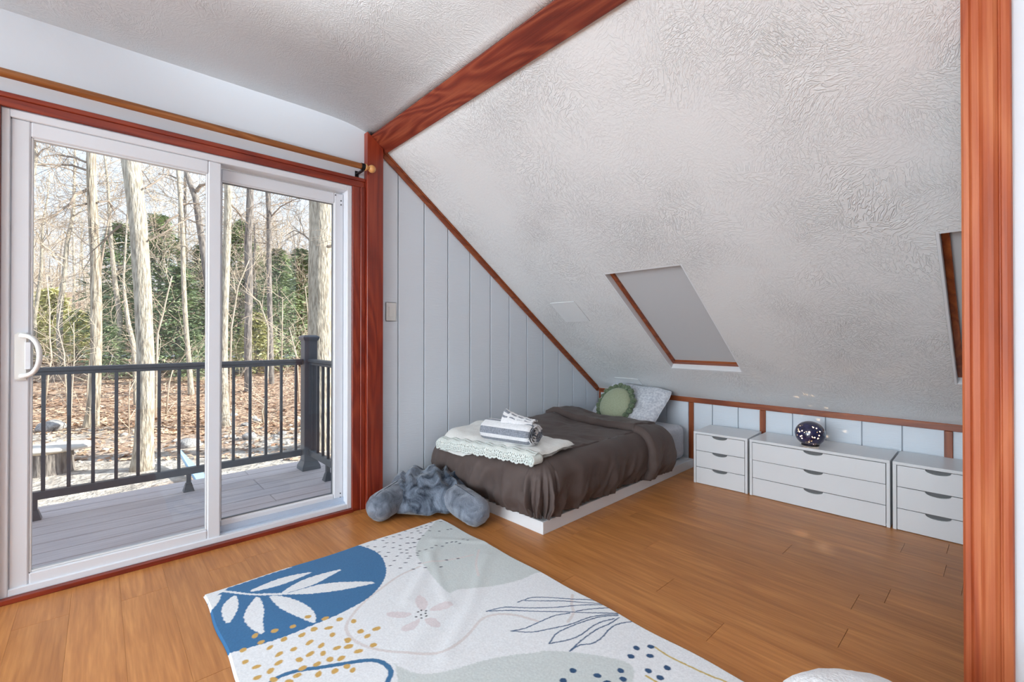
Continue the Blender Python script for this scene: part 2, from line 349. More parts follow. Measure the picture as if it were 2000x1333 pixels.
# roof skin outside, with an unseen gable overhang added to shade the deck
rf = MB()
def rslab(x0, x1, y0, y1):
    rf.hexa([slp(x0, y0, T + .005), slp(x1, y0, T + .005), slp(x1, y1, T + .005), slp(x0, y1, T + .005)], [slp(x0, y0, T + .05), slp(x1, y0, T + .05), slp(x1, y1, T + .05), slp(x0, y1, T + .05)])
mat('roof_felt', (.10, .10, .11, 1), rough=.9)
rslab(XR - .05, 4.5, -3.3, 3.35)
rf.box(-4.4, -3.4, ZC + .12, XR + .0, 3.35, ZC + .3)
o = rf.build('roof', 'roof_felt', origin=(0, 0, 0)); tag(o, 'dark roof over the room', kind='structure')
# walls out of view
o = MB().box(-4.4, -3.4, 0, -4.3, YW + .14, ZC).build('wall_left', 'wall_paint'); tag(o, 'pale wall at the far side of the room', kind='structure')
o = MB().box(-4.3, -3.4, 0, 4.0, -3.3, ZC).build('wall_front', 'wall_paint'); tag(o, 'pale wall facing the sliding door', kind='structure')
XW = 1.75
pw = MB().hexa([(XW, -3.3, 0), (XW + .1, -3.3, 0), (XW + .1, -3.3, zs(XW + .1)), (XW, -3.3, zs(XW))], [(XW, .05, 0), (XW + .1, .05, 0), (XW + .1, .05, zs(XW + .1)), (XW, .05, zs(XW))]).build('wall_partition', 'wall_paint')
tag(pw, 'pale partition wall ending at the reddish wood casing', kind='structure')
o = MB().box(XW + .1, -1.0, 0, XK + .1, -.9, 2.2).build('wall_alcove', 'wall_paint'); tag(o, 'end wall of the low alcove', kind='structure')

# ------------------------------------------------------------------ timber trim
tn = [0]
def trim(mb, m, label, bevel=.0025, **kw):
    tn[0] += 1; o = mb.build('trim_%d' % tn[0], m, bevel=bevel, **kw); return tag(o, label, kind='structure')
# board along the top of the slope (lies on the slope, runs towards the camera)
bl = MB().hexa([slp(1.292, -3.2, .0), slp(1.402, -3.2, .0), slp(1.402, -3.2, -.02), slp(1.292, -3.2, -.02)],
               [slp(1.292, YW - .002, .0), slp(1.402, YW - .002, .0), slp(1.402, YW - .002, -.02), slp(1.292, YW - .002, -.02)])
wood('beam_stain', lin(90, 27, 14), lin(116, 41, 23), lin(150, 74, 46), 1, ring=2.0, rough=.5, coat=.1)
trim(bl, 'beam_stain', 'wide red stained board along the ceiling bend', origin=(1.35, 0, 2.35))
# post beside the door, top cut to the slope
xa, xb = 1.253, 1.362
trim(MB().hexa([(xa, YW - .05, 0), (xb, YW - .05, 0), (xb, YW, 0), (xa, YW, 0)], [(xa, YW - .05, zs(xa) - .025), (xb, YW - .05, zs(xb) - .025), (xb, YW, zs(xb) - .025), (xa, YW, zs(xa) - .025)]), 'stain_z', 'red stained post between the sliding door and the panelling')
# door casing: stepped profile
def casing_v(x0, x1, z1, lab):
    w = x1 - x0
    mb = MB().box(x0, YW - .016, 0, x0 + w * .62, YW, z1).box(x0 + w * .62, YW - .024, 0, x1, YW, z1)
    trim(mb, 'stain_z', lab)
casing_v(1.172, 1.252, 2.047, 'red stained casing at the hinge post side of the sliding door')
trim(MB().box(-.36, YW - .022, 0, -.303, YW, 2.047), 'stain_z', 'dark red casing at the handle side of the sliding door')
trim(MB().box(-.36, YW - .018, 2.047, 1.252, YW, 2.083).box(-.36, YW - .024, 2.083, 1.252, YW, 2.104), 'stain_x', 'red stained head casing over the sliding door')
trim(MB().box(-.303, YW - .03, 0.0, 1.174, YW - .002, .022), 'stain_x', 'red stained threshold strip under the sliding door')
# rake trim on the panelling under the slope
def rake(x0, x1, w, d0, d1):
    a = []
    for y in (YW - d1, YW - d0):
        p0 = np.array([x0, y, zs(x0)]); p1 = np.array([x1, y, zs(x1)]); n = -SN * w
        a.append([p0, p1, p1 + n, p0 + n])
    return MB().hexa(a[0], a[1])
trim(rake(1.365, XK - .0, .042, .0, .016), 'oak_stain_x', 'narrow stained trim running down the slope over the panelling')
trim(rake(1.40, XK - .03, .012, .0, .024), 'oak_stain_x', 'thin stained bead against the sloped ceiling')
# knee wall trims
trim(MB().box(XK - .014, -.88, ZK - .044, XK, YW - .017, ZK - .002), 'oak_stain_y', 'long stained rail along the top of the knee wall')
for ya, yb, lab in ((1.796, 1.836, 'stained batten on the knee wall between bed and small drawers'), (1.238, 1.278, 'stained batten on the knee wall behind the drawers gap'), (.227, .265, 'stained batten on the knee wall above the last drawers'), (YW - .036, YW - .017, 'stained corner batten at the head of the bed')):
    trim(MB().box(XK - .014, ya, 0, XK, yb, ZK - .045), 'oak_stain_z', lab)
# moulded casing at the end of the partition wall (profile across y, extruded in z)
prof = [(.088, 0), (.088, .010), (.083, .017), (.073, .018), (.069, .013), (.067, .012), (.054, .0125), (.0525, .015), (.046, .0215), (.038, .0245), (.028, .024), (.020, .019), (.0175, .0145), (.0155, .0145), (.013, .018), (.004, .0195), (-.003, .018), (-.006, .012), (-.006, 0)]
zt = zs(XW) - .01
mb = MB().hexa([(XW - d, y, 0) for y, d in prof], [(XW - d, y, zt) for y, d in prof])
trim(mb, 'casing_stain_lit', 'tall moulded reddish wood casing at the partition end', bevel=0)
tag(trim(MB().box(XW, .05, 0, XW + .1, .086, zt), 'casing_stain_lit', 'wood jamb behind the moulded casing'))

# ------------------------------------------------------------------ sliding glass door
d1 = struct('door_1', 'white vinyl sliding glass door with a clear view onto the deck', (DX0, YW, 0))
Fy0, Fy1 = YW - .006, YW + .125
def frame(name, x0, x1, z0, z1, wl, wr_, wbt, wt, y0, y1, m, par, bev=.003):
    mb = MB().box(x0, y0, z0, x0 + wl, y1, z1).box(x1 - wr_, y0, z0, x1, y1, z1).box(x0 + wl, y0, z0, x1 - wr_, y1, z0 + wbt).box(x0 + wl, y0, z1 - wt, x1 - wr_, y1, z1)
    return mb.build(name, m, par, bevel=bev)
frame('door_frame', -.303, 1.172, .022, 2.045, .026, .030, .03, .034, Fy0, Fy1, 'vinyl', d1)
MB().box(.44, YW + .045, .05, 1.142, YW + .052, .085).box(.44, YW + .02, .05, 1.142, YW + .045, .058).build('track', 'vinyl_track', d1)
# inner sliding panel
sp = thing('sliding_panel', None, None, (DX0, YW, 0)); sp.parent = d1; sp.location = (0, 0, 0)
frame('panel_frame', -.277, .472, .045, 2.012, .058, .058, .052, .066, YW + .004, YW + .042, 'vinyl', sp, .005)
frame('glazing_bead', -.219, .414, .097, 1.946, .008, .008, .008, .008, YW + .010, YW + .036, 'white_smooth', sp, .002)
MB().box(-.212, YW + .021, .104, .407, YW + .025, 1.939).build('glass_pane', 'clear_glass', sp)
h = thing('door_handle', None, None, (DX0, YW, 0)); h.parent = d1; h.location = (0, 0, 0)
MB().box(-.262, YW - .012, .915, -.222, YW + .006, 1.115).build('handle_plate', 'plastic_white', h, bevel=.006, seg=2)
hp = [(-.245, YW - .012, 1.103)] + [(-.238 + .052 * math.sin(t) ** .8, YW - .014 - .038 * math.sin(t), 1.018 + .084 * math.cos(t)) for t in np.linspace(.12, PI - .12, 15)] + [(-.245, YW - .012, .932)]
MB().tube(hp, .0095, 10).build('pull', 'plastic_white', h, smooth=True)
MB().box(-.232, YW - .016, .96, -.214, YW - .01, 1.075).build('latch', 'vinyl', h, bevel=.002)
# outer fixed panel
fp = thing('fixed_panel', None, None, (DX0, YW, 0)); fp.parent = d1; fp.location = (0, 0, 0)
frame('panel_frame', .43, 1.142, .05, 2.0, .05, .058, .06, .066, YW + .053, YW + .092, 'vinyl', fp, .005)
frame('glazing_bead', .478, 1.086, .108, 1.936, .007, .007, .007, .007, YW + .058, YW + .086, 'white_smooth', fp, .002)
frame('gasket', .484, 1.080, .114, 1.930, .0025, .0025, .0025, .0025, YW + .06, YW + .084, 'gasket', fp, 0)
MB().box(.486, YW + .071, .116, 1.078, YW + .075, 1.928).build('glass_pane', 'clear_glass', fp)
sc_ = MB()
for px, pz in ((1.125, 1.955), (1.125, 1.93), (1.09, 1.985), (1.124, .085), (1.124, .11)): sc_.lathe([(.004, 0), (.004, .003)], (px, YW + .0535, pz), 8, 'y')
sc_.xf(lambda p: p - np.array([0, .004, 0])).build('screw', 'black_iron', fp)


# ------------------------------------------------------------------ skylights in the slope
def skylight(i, y0, y1, lab):
    w = struct('window_%d' % i, lab, (SX0, y0, zs(SX0)))
    def bar(name, xa, xb, ya, yb, o0, o1, m):
        return MB().hexa([slp(xa, ya, o0), slp(xb, ya, o0), slp(xb, yb, o0), slp(xa, yb, o0)], [slp(xa, ya, o1), slp(xb, ya, o1), slp(xb, yb, o1), slp(xa, yb, o1)]).build(name, m, w, bevel=.002)
    r = .012
    for nm, a in (('reveal_board', (SX0 - .001, SX1 + .001, y1 - r, y1 + .001)), ('reveal_board', (SX0 - .001, SX1 + .001, y0 - .001, y0 + r)), ('reveal_board', (SX1 - r, SX1 + .001, y0 + r, y1 - r)), ('reveal_board', (SX0 - .001, SX0 + r, y0 + r, y1 - r))):
        bar(nm, *a, .0005, .155, 'white_smooth')
    s0, s1 = .040, .075; t = .026
    bar('sash_rail', SX0 + r, SX1 - r, y1 - r - t, y1 - r, s0, s1, 'oak_stain_x'); bar('sash_rail', SX0 + r, SX1 - r, y0 + r, y0 + r + t, s0, s1, 'oak_stain_x')
    bar('sash_rail', SX1 - r - t, SX1 - r, y0 + r + t, y1 - r - t, s0, s1, 'oak_stain_y'); bar('sash_rail', SX0 + r, SX0 + r + t, y0 + r + t, y1 - r - t, s0, s1, 'oak_stain_y')
    bar('roller_shade', SX0 + r + .01, SX1 - r - t * .8, y0 + r + .015, y1 - r - .015, .058, .062, 'shade_cloth')
    bar('glass_pane', SX0 + r + .01, SX1 - r - .01, y0 + r + .01, y1 - r - .01, .10, .108, 'clear_glass')
skylight(1, *SK[0], 'skylight with a wooden sash and closed grey shade near the bed')
skylight(2, *SK[1], 'skylight with a wooden sash half hidden by the casing')

# ------------------------------------------------------------------ soft materials
def fabric(name, c1, c2=None, weave=900, bump=.0004, rough=.85, sheen=.3, **kw):
    kw.setdefault('scale', 7)
    return mat(name, c1, c2, rough=rough, bump=bump, bscale=weave, sheen=sheen, spec=.2, rnd=False, **kw)
fabric('duvet_cloth', (.104, .076, .069, 1), (.122, .092, .084, 1), weave=260, bump=.0005, sheen=.10, rough=.6)
fabric('sheet_cloth', (.60, .61, .67, 1), (.70, .71, .76, 1), weave=300, scale=60)
fabric('pillow_cloth', (.56, .575, .64, 1), (.76, .77, .82, 1), scale=55, weave=200, lo=.42, hi=.58)
fabric('cushion_knit', lin(150, 156, 130, 1.15), lin(164, 170, 144, 1.15), scale=120, weave=160, bump=.0012)
fabric('pompom_yarn', lin(92, 108, 84), lin(128, 142, 114), scale=70, weave=220, bump=.004)
fabric('throw_knit', (.80, .79, .75, 1), (.88, .87, .84, 1), scale=150, weave=170, bump=.0014)
fabric('throw_lace', (.70, .76, .71, 1), (.84, .86, .82, 1), scale=140, weave=260, bump=.002)
fabric('towel_white', (.78, .78, .80, 1), (.86, .86, .88, 1), scale=90, weave=260, bump=.0016)
fabric('towel_grey', (.20, .22, .26, 1), (.33, .35, .40, 1), scale=120, weave=260, bump=.0016)
fabric('plush', (.022, .032, .052, 1), (.25, .295, .37, 1), scale=11, stretch=(1, 1, .7), weave=110, bump=.005, sheen=.45, lo=.34, hi=.64, detail=9, dist=1.2)
fabric('plush_arm', (.07, .085, .115, 1), (.27, .305, .37, 1), scale=13, stretch=(1, 1, 1), weave=130, bump=.005, sheen=.5, lo=.30, hi=.62, detail=9, dist=.8)
fabric('plush_seam', (.06, .08, .11, 1), weave=120, bump=.002)
fabric('pouf_plush', (.82, .82, .84, 1), (.90, .90, .91, 1), scale=60, weave=110, bump=.006, sheen=.5)
mat('bed_white', (.84, .84, .86, 1), rough=.38)

# ------------------------------------------------------------------ bed: low platform, mattress, duvet
BX, BY = 1.815, 1.74; BR = math.radians(1.6)
def bed(a, b, z=0.0):      # a along the bed from the foot, b across from the room side towards the wall
    return np.array([BX + a * math.cos(BR) - b * math.sin(BR), BY + a * math.sin(BR) + b * math.cos(BR), z])
bedf = lambda p: bed(p[0], p[1], p[2])
BL, BW = 1.875, .975
bt = thing('platform_bed', 'low white platform bed along the panelled wall under the slope', 'bed', bed(BL / 2, BW / 2))
for nm, b4 in (('side_board', (0, 0, 0, BL, .018, .070)), ('side_board', (0, BW - .018, 0, BL, BW, .070)), ('foot_board', (0, .018, 0, .018, BW - .018, .070)), ('head_board', (BL - .018, .018, 0, BL, BW - .018, .070))):
    MB().box(*b4).xf(bedf).build(nm, 'bed_white', bt, bevel=.0015)
MB().box(.018, .018, .045, BL - .018, BW - .018, .066).xf(bedf).build('deck_board', 'bed_white', bt)

def pad(u0, u1, v0, v1, z0, z1, r, nu, nv, nz_, wr=0.0, seed=0.0, fn=None):
    """closed soft block with rounded edges and slight wrinkles"""
    bm = bmesh.new(); bmesh.ops.create_cube(bm, size=2); bmesh.ops.subdivide_edges(bm, edges=bm.edges[:], cuts=nu, use_grid_fill=True)
    hx, hy, hz = (u1 - u0) / 2, (v1 - v0) / 2, (z1 - z0) / 2; c = np.array([(u0 + u1) / 2, (v0 + v1) / 2, (z0 + z1) / 2])
    vs_ = []
    for v in bm.verts:
        p = np.array(v.co) * (hx, hy, hz); q = np.clip(p, (-hx + r, -hy + r, -hz + r), (hx - r, hy - r, hz - r)); d = p - q; n = np.linalg.norm(d)
        # spread verts toward edges
        if n > 1e-9: p = q + d / n * r
        w = wr * fbm(((p + c) * 9 + seed).tolist()) if wr else 0
        p = p + (d / n if n > 1e-9 else 0) * w
        vs_.append(p + c)
    fs = [tuple(v.index for v in fa.verts) for fa in bm.faces]; bm.free()
    mb = MB().add(vs_, fs)
    if fn: mb.xf(fn)
    return mb
m_ = pad(.035, 1.845, .05, .955, .072, .352, .055, 36, 0, 0, .006, 3.0, bedf).build('mattress', 'sheet_cloth', smooth=True)
tag(m_, 'mattress in a pale grey fitted sheet on the white platform', 'mattress')

ZT = .395; RR = .105
DA0, DB0 = -.045, -.035     # outermost foot and side surfaces in bed coordinates
def ztop(a, b):
    return ZT + .045 * sm(.45, .95, b) * sm(-.1, .6, a) - .05 * sm(.86, 1.02, b) + .012 * math.sin(a * 2.3 + .5)
HEM = .085
def drape(a, b, off=0.0, fold=1.0):
    """cloth coordinates: a<0 hangs over the foot, b<0 hangs over the room side (both measured from the rounded edge)"""
    ex, ey = max(0.0, -a), max(0.0, -b); ia, ib = max(a, 0.0) + DA0 + RR, max(b, 0.0) + DB0 + RR
    zt = ztop(ia, ib)
    E = RR * PI / 2 + (zt - RR - HEM)
    if ex == 0 and ey == 0:
        w = .012 * fbm((ia * 3.2, ib * 2.6, 1.7)) + .007 * fbm((ia * 8 + ib * 3, ib * 5, 4.0), 4) + .005 * (1 - 3 * abs(fbm((ia * 5 - ib * 4, ib * 2.2, 8.0), 2))) + .004 * abs(math.sin(ia * 16 + 3 * ib + 3 * fbm((ia * 2, ib * 2, 9.)))) * sm(.0, .25, .5 - ib)
        return bed(ia, ib, zt + w + off)
    m = max(ex, ey); h = math.hypot(ex, ey); dx, dy = ex / h, ey / h
    e = m * E / EMAX
    th = min(e / RR, PI / 2); out = RR * math.sin(th); drop = RR * (1 - math.cos(th)) + max(0, e - RR * PI / 2)
    hang = sm(.05, .30, e)
    # perimeter coordinate for vertical folds
    ang = math.atan2(ey, ex)
    w = (-ib * 1.0 if ey == 0 else (ia + 1.3 if ex == 0 else ang * .42 + .35))
    corner = 1.0 if (ex > 0 and ey > 0) else math.exp(-((ib if ey == 0 else ia) - .06) / .16)
    wob = w + .035 * fbm((w * 3, e * 2.5, 7.0))
    ridge = math.sin(wob * 24 + 2.2 * fbm((w * 2.2, 3.3, 1.0))) * .55 + math.sin(wob * 53 + 4 * fbm((w * 3.1, .3, 5.0))) * .30
    amp = (.014 + .030 * corner) * hang
    d = ridge * amp + .016 * fbm((w * 6 + e * 2, e * 4, 2.0), 4) * hang + .012 * (1 - abs(fbm((w * 9 + e * 5, e * 2.2, 6.0), 2)) * 3) * hang * sm(.05, .2, e) + .009 * math.sin(w * 118 + 5 * fbm((w * 6, 1., 1.))) * sm(.33, E, e) * fold
    puff = .022 * math.sin(min(1, e / E) * PI) * (1.0 if ey == 0 or ex > 0 else .7)
    tuck = -.03 * sm(.75, 1.0, e / E)
    o = out + d + puff + tuck + off * math.sin(th)
    z = zt - drop + off * math.cos(th) + .012 * fbm((w * 5, 8.8, .2)) * sm(.6, 1, e / E)
    z += .009 * fbm((ia * 3, ib * 3, e * 3)) * (1 - th / (PI / 2))
    return bed(ia - dx * o, ib - dy * o, z)
EMAX = .40
AH = 1.335; BWALL = .985 - DB0 - RR
av = list(np.linspace(-EMAX, -.0001, 46)) + list(np.linspace(.0001, AH, 120)); bv = list(np.linspace(-EMAX, -.0001, 46)) + list(np.linspace(.0001, BWALL, 66))
dv = thing('duvet', 'dark brown duvet spread over the bed with its hem hanging', 'duvet', bed(.7, .5, .08))
du = MB().grid([[drape(a, b) for b in bv] for a in av]).build('cover', 'duvet_cloth', dv, smooth=True)
sd = du.modifiers.new('thick', 'SOLIDIFY'); sd.thickness = .012; sd.offset = -1
# the turned back strip at the head end
F0, F1 = .985, 1.345
def foff(t, b):
    s = t
    return .003 + .048 * sm(0, .05, s) - .012 * sm(.1, .8, s) - .055 * sm(.86, 1.0, s) + .006 * fbm((s * 3, b * 4, 3.))
P = []
for i, t in enumerate(np.linspace(0, 1, 44)):
    row = []
    for b in bv:
        sk = .13 * sm(.15, .9, max(b, 0)) * (1 - t) * .9 + .02 * fbm((b * 2, 1.0, 4.0))
        a = F0 + sk * .6 + t * (F1 - F0 - sk * .6)
        row.append(drape(a, b, foff(t, b), .6))
    P.append(row)
fo = MB().grid(P).build('turned_back_fold', 'duvet_cloth', dv, smooth=True)
sd = fo.modifiers.new('thick', 'SOLIDIFY'); sd.thickness = .008; sd.offset = -1

# ------------------------------------------------------------------ pillows
def cushion(hu, hv, th, n=40, pinch=.06, wr=.006, seed=0.):
    top, bot = [], []
    for i in range(n + 1):
        r1, r2 = [], []
        for j in range(n + 1):
            u, v = math.sin((i / n - .5) * PI), math.sin((j / n - .5) * PI)
            h = th * (max(0, 1 - u ** 4) ** .55) * (max(0, 1 - v ** 4) ** .55)
            ck = 1 - .12 * (abs(u * v) ** 3); x = hu * u * (1 - pinch * (1 - v * v)) * ck; y = hv * v * (1 - pinch * (1 - u * u)) * ck
            k = wr * fbm((x * 9 + seed, y * 9, 2.)) * min(1, h / th * 2) + .004 * math.sin((u + v) * 9 + seed) * (abs(u) ** 3 + abs(v) ** 3) * min(1, h / th * 3)
            r1.append((x, y, h + k)); r2.append((x, y, -h * .8 + k * .5))
        top.append(r1); bot.append(r2[::-1])
    return MB().grid(top).grid(bot)
def placed(c, ux, vx):     # frame: local x -> ux, local y -> vx, local z -> normal
    ux = tri_norm(np.array(ux, float)); vx = np.array(vx, float); vx = tri_norm(vx - ux * (vx @ ux)); n = np.cross(ux, vx); c = np.array(c, float)
    return lambda p: c + ux * p[0] + vx * p[1] + n * p[2]
pl = thing('pillow', 'pale grey mottled bed pillow leaning on the knee wall', 'pillow', (3.45, 2.28, .36))
fnp = placed((3.455, 2.262, .487), (-.10, -1, -.012), (.72, 0, .66))
cushion(.355, .245, .075, 44, .07, .010, 1.).xf(fnp).build('pillow_body', 'pillow_cloth', pl, smooth=True)
# flange piping around the pillow edge
pp = []
for k in range(80):
    t = 2 * PI * k / 80; c_, s_ = math.cos(t), math.sin(t); q = 1 / max(abs(c_), abs(s_)); u, v = c_ * q, s_ * q
    ck = 1 - .12 * (abs(u * v) ** 3)
    pp.append(fnp(np.array([.355 * u * (1 - .07 * (1 - v * v)) * ck, .245 * v * (1 - .07 * (1 - u * u)) * ck, .002 * math.sin(k * 1.7)])))
pp.append(pp[0]); MB().tube(pp, .004, 6, caps=False).build('piping', 'sheet_cloth', pl, smooth=True)

cu = thing('round_cushion', 'round sage green cushion edged with pompoms against the pillow', 'cushion', (3.36, 2.33, .40))
ccen = np.array([3.335, 2.325, .505]); fnc = placed(ccen, (-.12, -1, 0), (.52, -.02, .86))
prof_ = [(max(.001, .158 * math.cos(t)), .058 * math.sin(t) * (1 + .15 * math.cos(t))) for t in np.linspace(-PI / 2, PI / 2, 22)]
MB().lathe(prof_, (0, 0, 0), 56).xf(fnc).build('cushion_body', 'cushion_knit', cu, smooth=True)
bm = bmesh.new(); bmesh.ops.create_icosphere(bm, subdivisions=3, radius=.026)
for v in bm.verts: v.co *= 1 + .22 * mnoise.noise(v.co * 160)
pm = bpy.data.meshes.new('pompom'); bm.to_mesh(pm); bm.free(); pm.materials.append(MATS['pompom_yarn'])
for k in range(23):
    t = 2 * PI * k / 23 + .05; r = .176 + .006 * math.sin(k * 2.3)
    o = bpy.data.objects.new('pompom', pm); COL.objects.link(o); o.parent = cu
    o.location = Vector(fnc(np.array([r * math.cos(t), r * math.sin(t), .004 * math.sin(k * 5)])) - np.array(cu['_w'])); o.rotation_euler = (k, k * 2, k * 3)

# ------------------------------------------------------------------ knitted throw and towel at the foot of the bed
tw = thing('folded_throw', 'folded cream knitted throw with a lacy scalloped edge on the duvet', 'throw', (1.9, 2.2, .41))
T0 = np.array([1.70, 2.60]); T1 = np.array([1.785, 1.765]); T2 = np.array([2.155, 1.80]); T3 = np.array([2.10, 2.66])
def tz(x, y):
    a = (x - BX) * math.cos(BR) + (y - BY) * math.sin(BR); b = -(x - BX) * math.sin(BR) + (y - BY) * math.cos(BR)
    z = ztop(max(a, .06), max(b, .07)); e = max(0, .04 - a) / .115; z -= .10 * (1 - math.sqrt(max(0, 1 - min(1, e) ** 2)))
    e = max(0, .05 - b) / .12; z -= .11 * (1 - math.sqrt(max(0, 1 - min(1, e) ** 2)))
    return z
def tq(s, t): return (1 - s) * (1 - t) * T0 + s * (1 - t) * T1 + s * t * T2 + (1 - s) * t * T3
def throw_layer(z0, th, inset, seed, t0=0.0):
    top, bot = [], []
    for s in np.linspace(0, 1, 60):
        r1, r2 = [], []
        for t in np.linspace(0, 1, 34):
            S, Tt = inset + s * (1 - 2 * inset), t0 + (1 - t0) * t
            p = tq(S, Tt); p = p + .008 * np.array([fbm((S * 4, Tt * 3, seed)), fbm((S * 4, Tt * 3, seed + 5))])
            ed = min(1, min(s, 1 - s) * 18) * min(1, (1 - t) * 12) * min(1, t * 14 + .2); ed = math.sqrt(1 - (1 - ed) ** 2)
            z = tz(*p) + z0 + .010 * fbm((p[0] * 8, p[1] * 8, seed)); r1.append((p[0], p[1], z + th * (.15 + .85 * ed))); r2.append((p[0], p[1], z))
        top.append(r1[::-1]); bot.append(r2)
    return MB().grid(top).grid(bot)
throw_layer(.006, .020, 0.015, 2.0, .22).build('bottom_layer', 'throw_knit', tw, smooth=True)
throw_layer(.027, .026, -.004, 6.0).build('top_layer', 'throw_knit', tw, smooth=True)
# lace: openwork strip along the foot-side edge, real holes and scallops
NS, NT = 300, 15; P = []
for i in range(NS + 1):
    s = i / NS; row = []
    base = tq(s, 0.0); n2 = np.array([-1.0, -.10]); n2 /= np.linalg.norm(n2)
    for j in range(NT + 1):
        t = j / NT; L_ = .088 + .010 * abs(math.sin(s * PI * 24)) ** .6
        e = t * L_; a = min(e / .045, 1.15) ; out = -.030 + .056 * math.sin(a) + .006 * fbm((s * 9, t, 3.)); dr = .045 * (1 - math.cos(a)) + max(0, e - .052) * .93
        p = base + n2 * out; row.append((p[0], p[1], tz(*(base + n2 * -.03)) + .056 - dr + .004 * math.sin(s * 50)))
    P.append(row)
lb = MB().grid(P); keep = []
for q, (i, j) in zip(lb.f, [(i, j) for i in range(NS) for j in range(NT)]):
    hole = (j == 2 and i % 4 < 2) or (j in (7, 10) and (i + j) % 5 < 2) or (j == 12 and i % 6 < 3) or (j == 8 and (i % 12) in (3, 4))
    if not hole: keep.append(q)
lb.f = keep; lb.m = [0] * len(keep); lo = lb.build('lace_edging', 'throw_lace', tw, smooth=True)
sd = lo.modifiers.new('t', 'SOLIDIFY'); sd.thickness = .004
# rolled end of the throw at its front corner
sp_ = []
for k in range(46):
    t = k / 45 * 3.6 * PI; r = .007 + .0022 * t
    sp_.append((r * math.cos(t), r * math.sin(t)))
P = [[(T1[0] - .004 + w, T1[1] + .012 + q[0], tz(T1[0] + .03, T1[1] + .02) + .022 + q[1]) for w in np.linspace(-.030, .045, 8)] for q in sp_]
ro = MB().grid(P).build('rolled_end', 'throw_lace', tw, smooth=True); sd = ro.modifiers.new('t', 'SOLIDIFY'); sd.thickness = .005

tr = thing('rolled_towel', 'rolled grey and white striped towel on the cream throw', 'towel', (1.88, 2.02, .45))
e0 = np.array([1.800, 2.215]); e1 = np.array([1.885, 1.875]); ax_ = np.array([*(e1 - e0), 0.]); LT = np.linalg.norm(ax_); ax_ /= LT
sd_ = np.array([-ax_[1], ax_[0], 0.]); zc_ = .452 + .068
cen = np.array([*((e0 + e1) / 2), zc_])
def tow(p): return cen + ax_ * p[0] + sd_ * p[1] + np.array([0, 0, 1.]) * p[2]
# stripes follow the roll: bands of angle; sd_ points away from the camera, angle measured from the far side
def band(an):
    d = math.degrees(an) % 360
    for lo_, hi_ in ((150, 186), (206, 232), (96, 108), (30, 62)):
        if lo_ <= d < hi_: return 1
    return 0
mb = MB(); n = 72; rows = []
xs_ = [-LT / 2, -LT / 2 + .006, -LT / 2 + .018] + list(np.linspace(-LT / 2 + .03, LT / 2 - .03, 20)) + [LT / 2 - .018, LT / 2 - .006, LT / 2]
for x in xs_:
    e = min(1, (LT / 2 - abs(x)) / .022); k = .80 + .20 * math.sqrt(max(0, 1 - (1 - e) ** 2)); row = []
    for a in range(n):
        t = 2 * PI * a / n; q = 1 + .035 * fbm((math.cos(t) * 2, math.sin(t) * 2, x * 6)); row.append(tow((x, .083 * k * q * math.cos(t), .066 * k * q * math.sin(t))))
    rows.append(row)
vs_ = [p for r in rows for p in r]; fs, ms = [], []
mb.add(vs_, [])
for i in range(len(xs_) - 1):
    for a in range(n):
        a2 = (a + 1) % n; mb.f.append((i * n + a, i * n + a2, (i + 1) * n + a2, (i + 1) * n + a)); mb.m.append(band(2 * PI * (a + .5) / n))
mb.build('roll', ['towel_white', 'towel_grey'], tr, smooth=True)
def spiral(x0, sgn):
    mb = MB(); P = []
    N_ = 150
    for k in range(N_):
        t = k / (N_ - 1) * 4.2 * 2 * PI; r = .10 + .86 * k / (N_ - 1); w = 1 + .07 * math.sin(t * 2.3)
        c_, s_ = .078 * r * w * math.cos(t), .062 * r * w * math.sin(t)
        P.append([tow((x0 + sgn * x, c_, s_)) for x in (-.03, .004 * math.sin(t * 3), .006 + .003 * math.sin(t * 1.3), .004)])
    o = len(mb.v); mb.grid(P); mb.m = [1 if (k // 9) % 2 else 0 for k in range(N_ - 1) for _ in range(3)]
    ob = mb.build('rolled_layers', ['towel_white', 'towel_grey'], tr, smooth=True); s = ob.modifiers.new('t', 'SOLIDIFY'); s.thickness = .006
    MB().hexa([tow((x0 - sgn * .02, .076 * math.cos(t), .060 * math.sin(t))) for t in np.linspace(0, 2 * PI, 33)[:-1]], [tow((x0 - sgn * .015, .076 * math.cos(t), .060 * math.sin(t))) for t in np.linspace(0, 2 * PI, 33)[:-1]]).build('roll_core', 'towel_grey', tr)
spiral(LT / 2, 1)
# loose flap folded over the top
P = []
for s in np.linspace(0, 1, 30):
    row = []
    for t in np.linspace(0, 1, 18):
        x = -.035 + s * .20; y = .055 - t * (.070 + .03 * (1 - s)); z = .068 + .024 * math.sin(t * PI) * (1.3 - s) + .03 * (1 - s) ** 3 * math.sin(t * PI) + .006 * fbm((s * 5, t * 5, 1.)) - .012 * t * t
        row.append(tow((x, y, z)))
    P.append(row)
mb = MB().grid(P); mb.m = [1 if (j in (4, 5, 9, 10, 13)) and (i % 7 < 5) else 0 for i in range(29) for j in range(17)]
fl_ = mb.build('loose_flap', ['towel_white', 'towel_grey'], tr, smooth=True); s = fl_.modifiers.new('t', 'SOLIDIFY'); s.thickness = .010

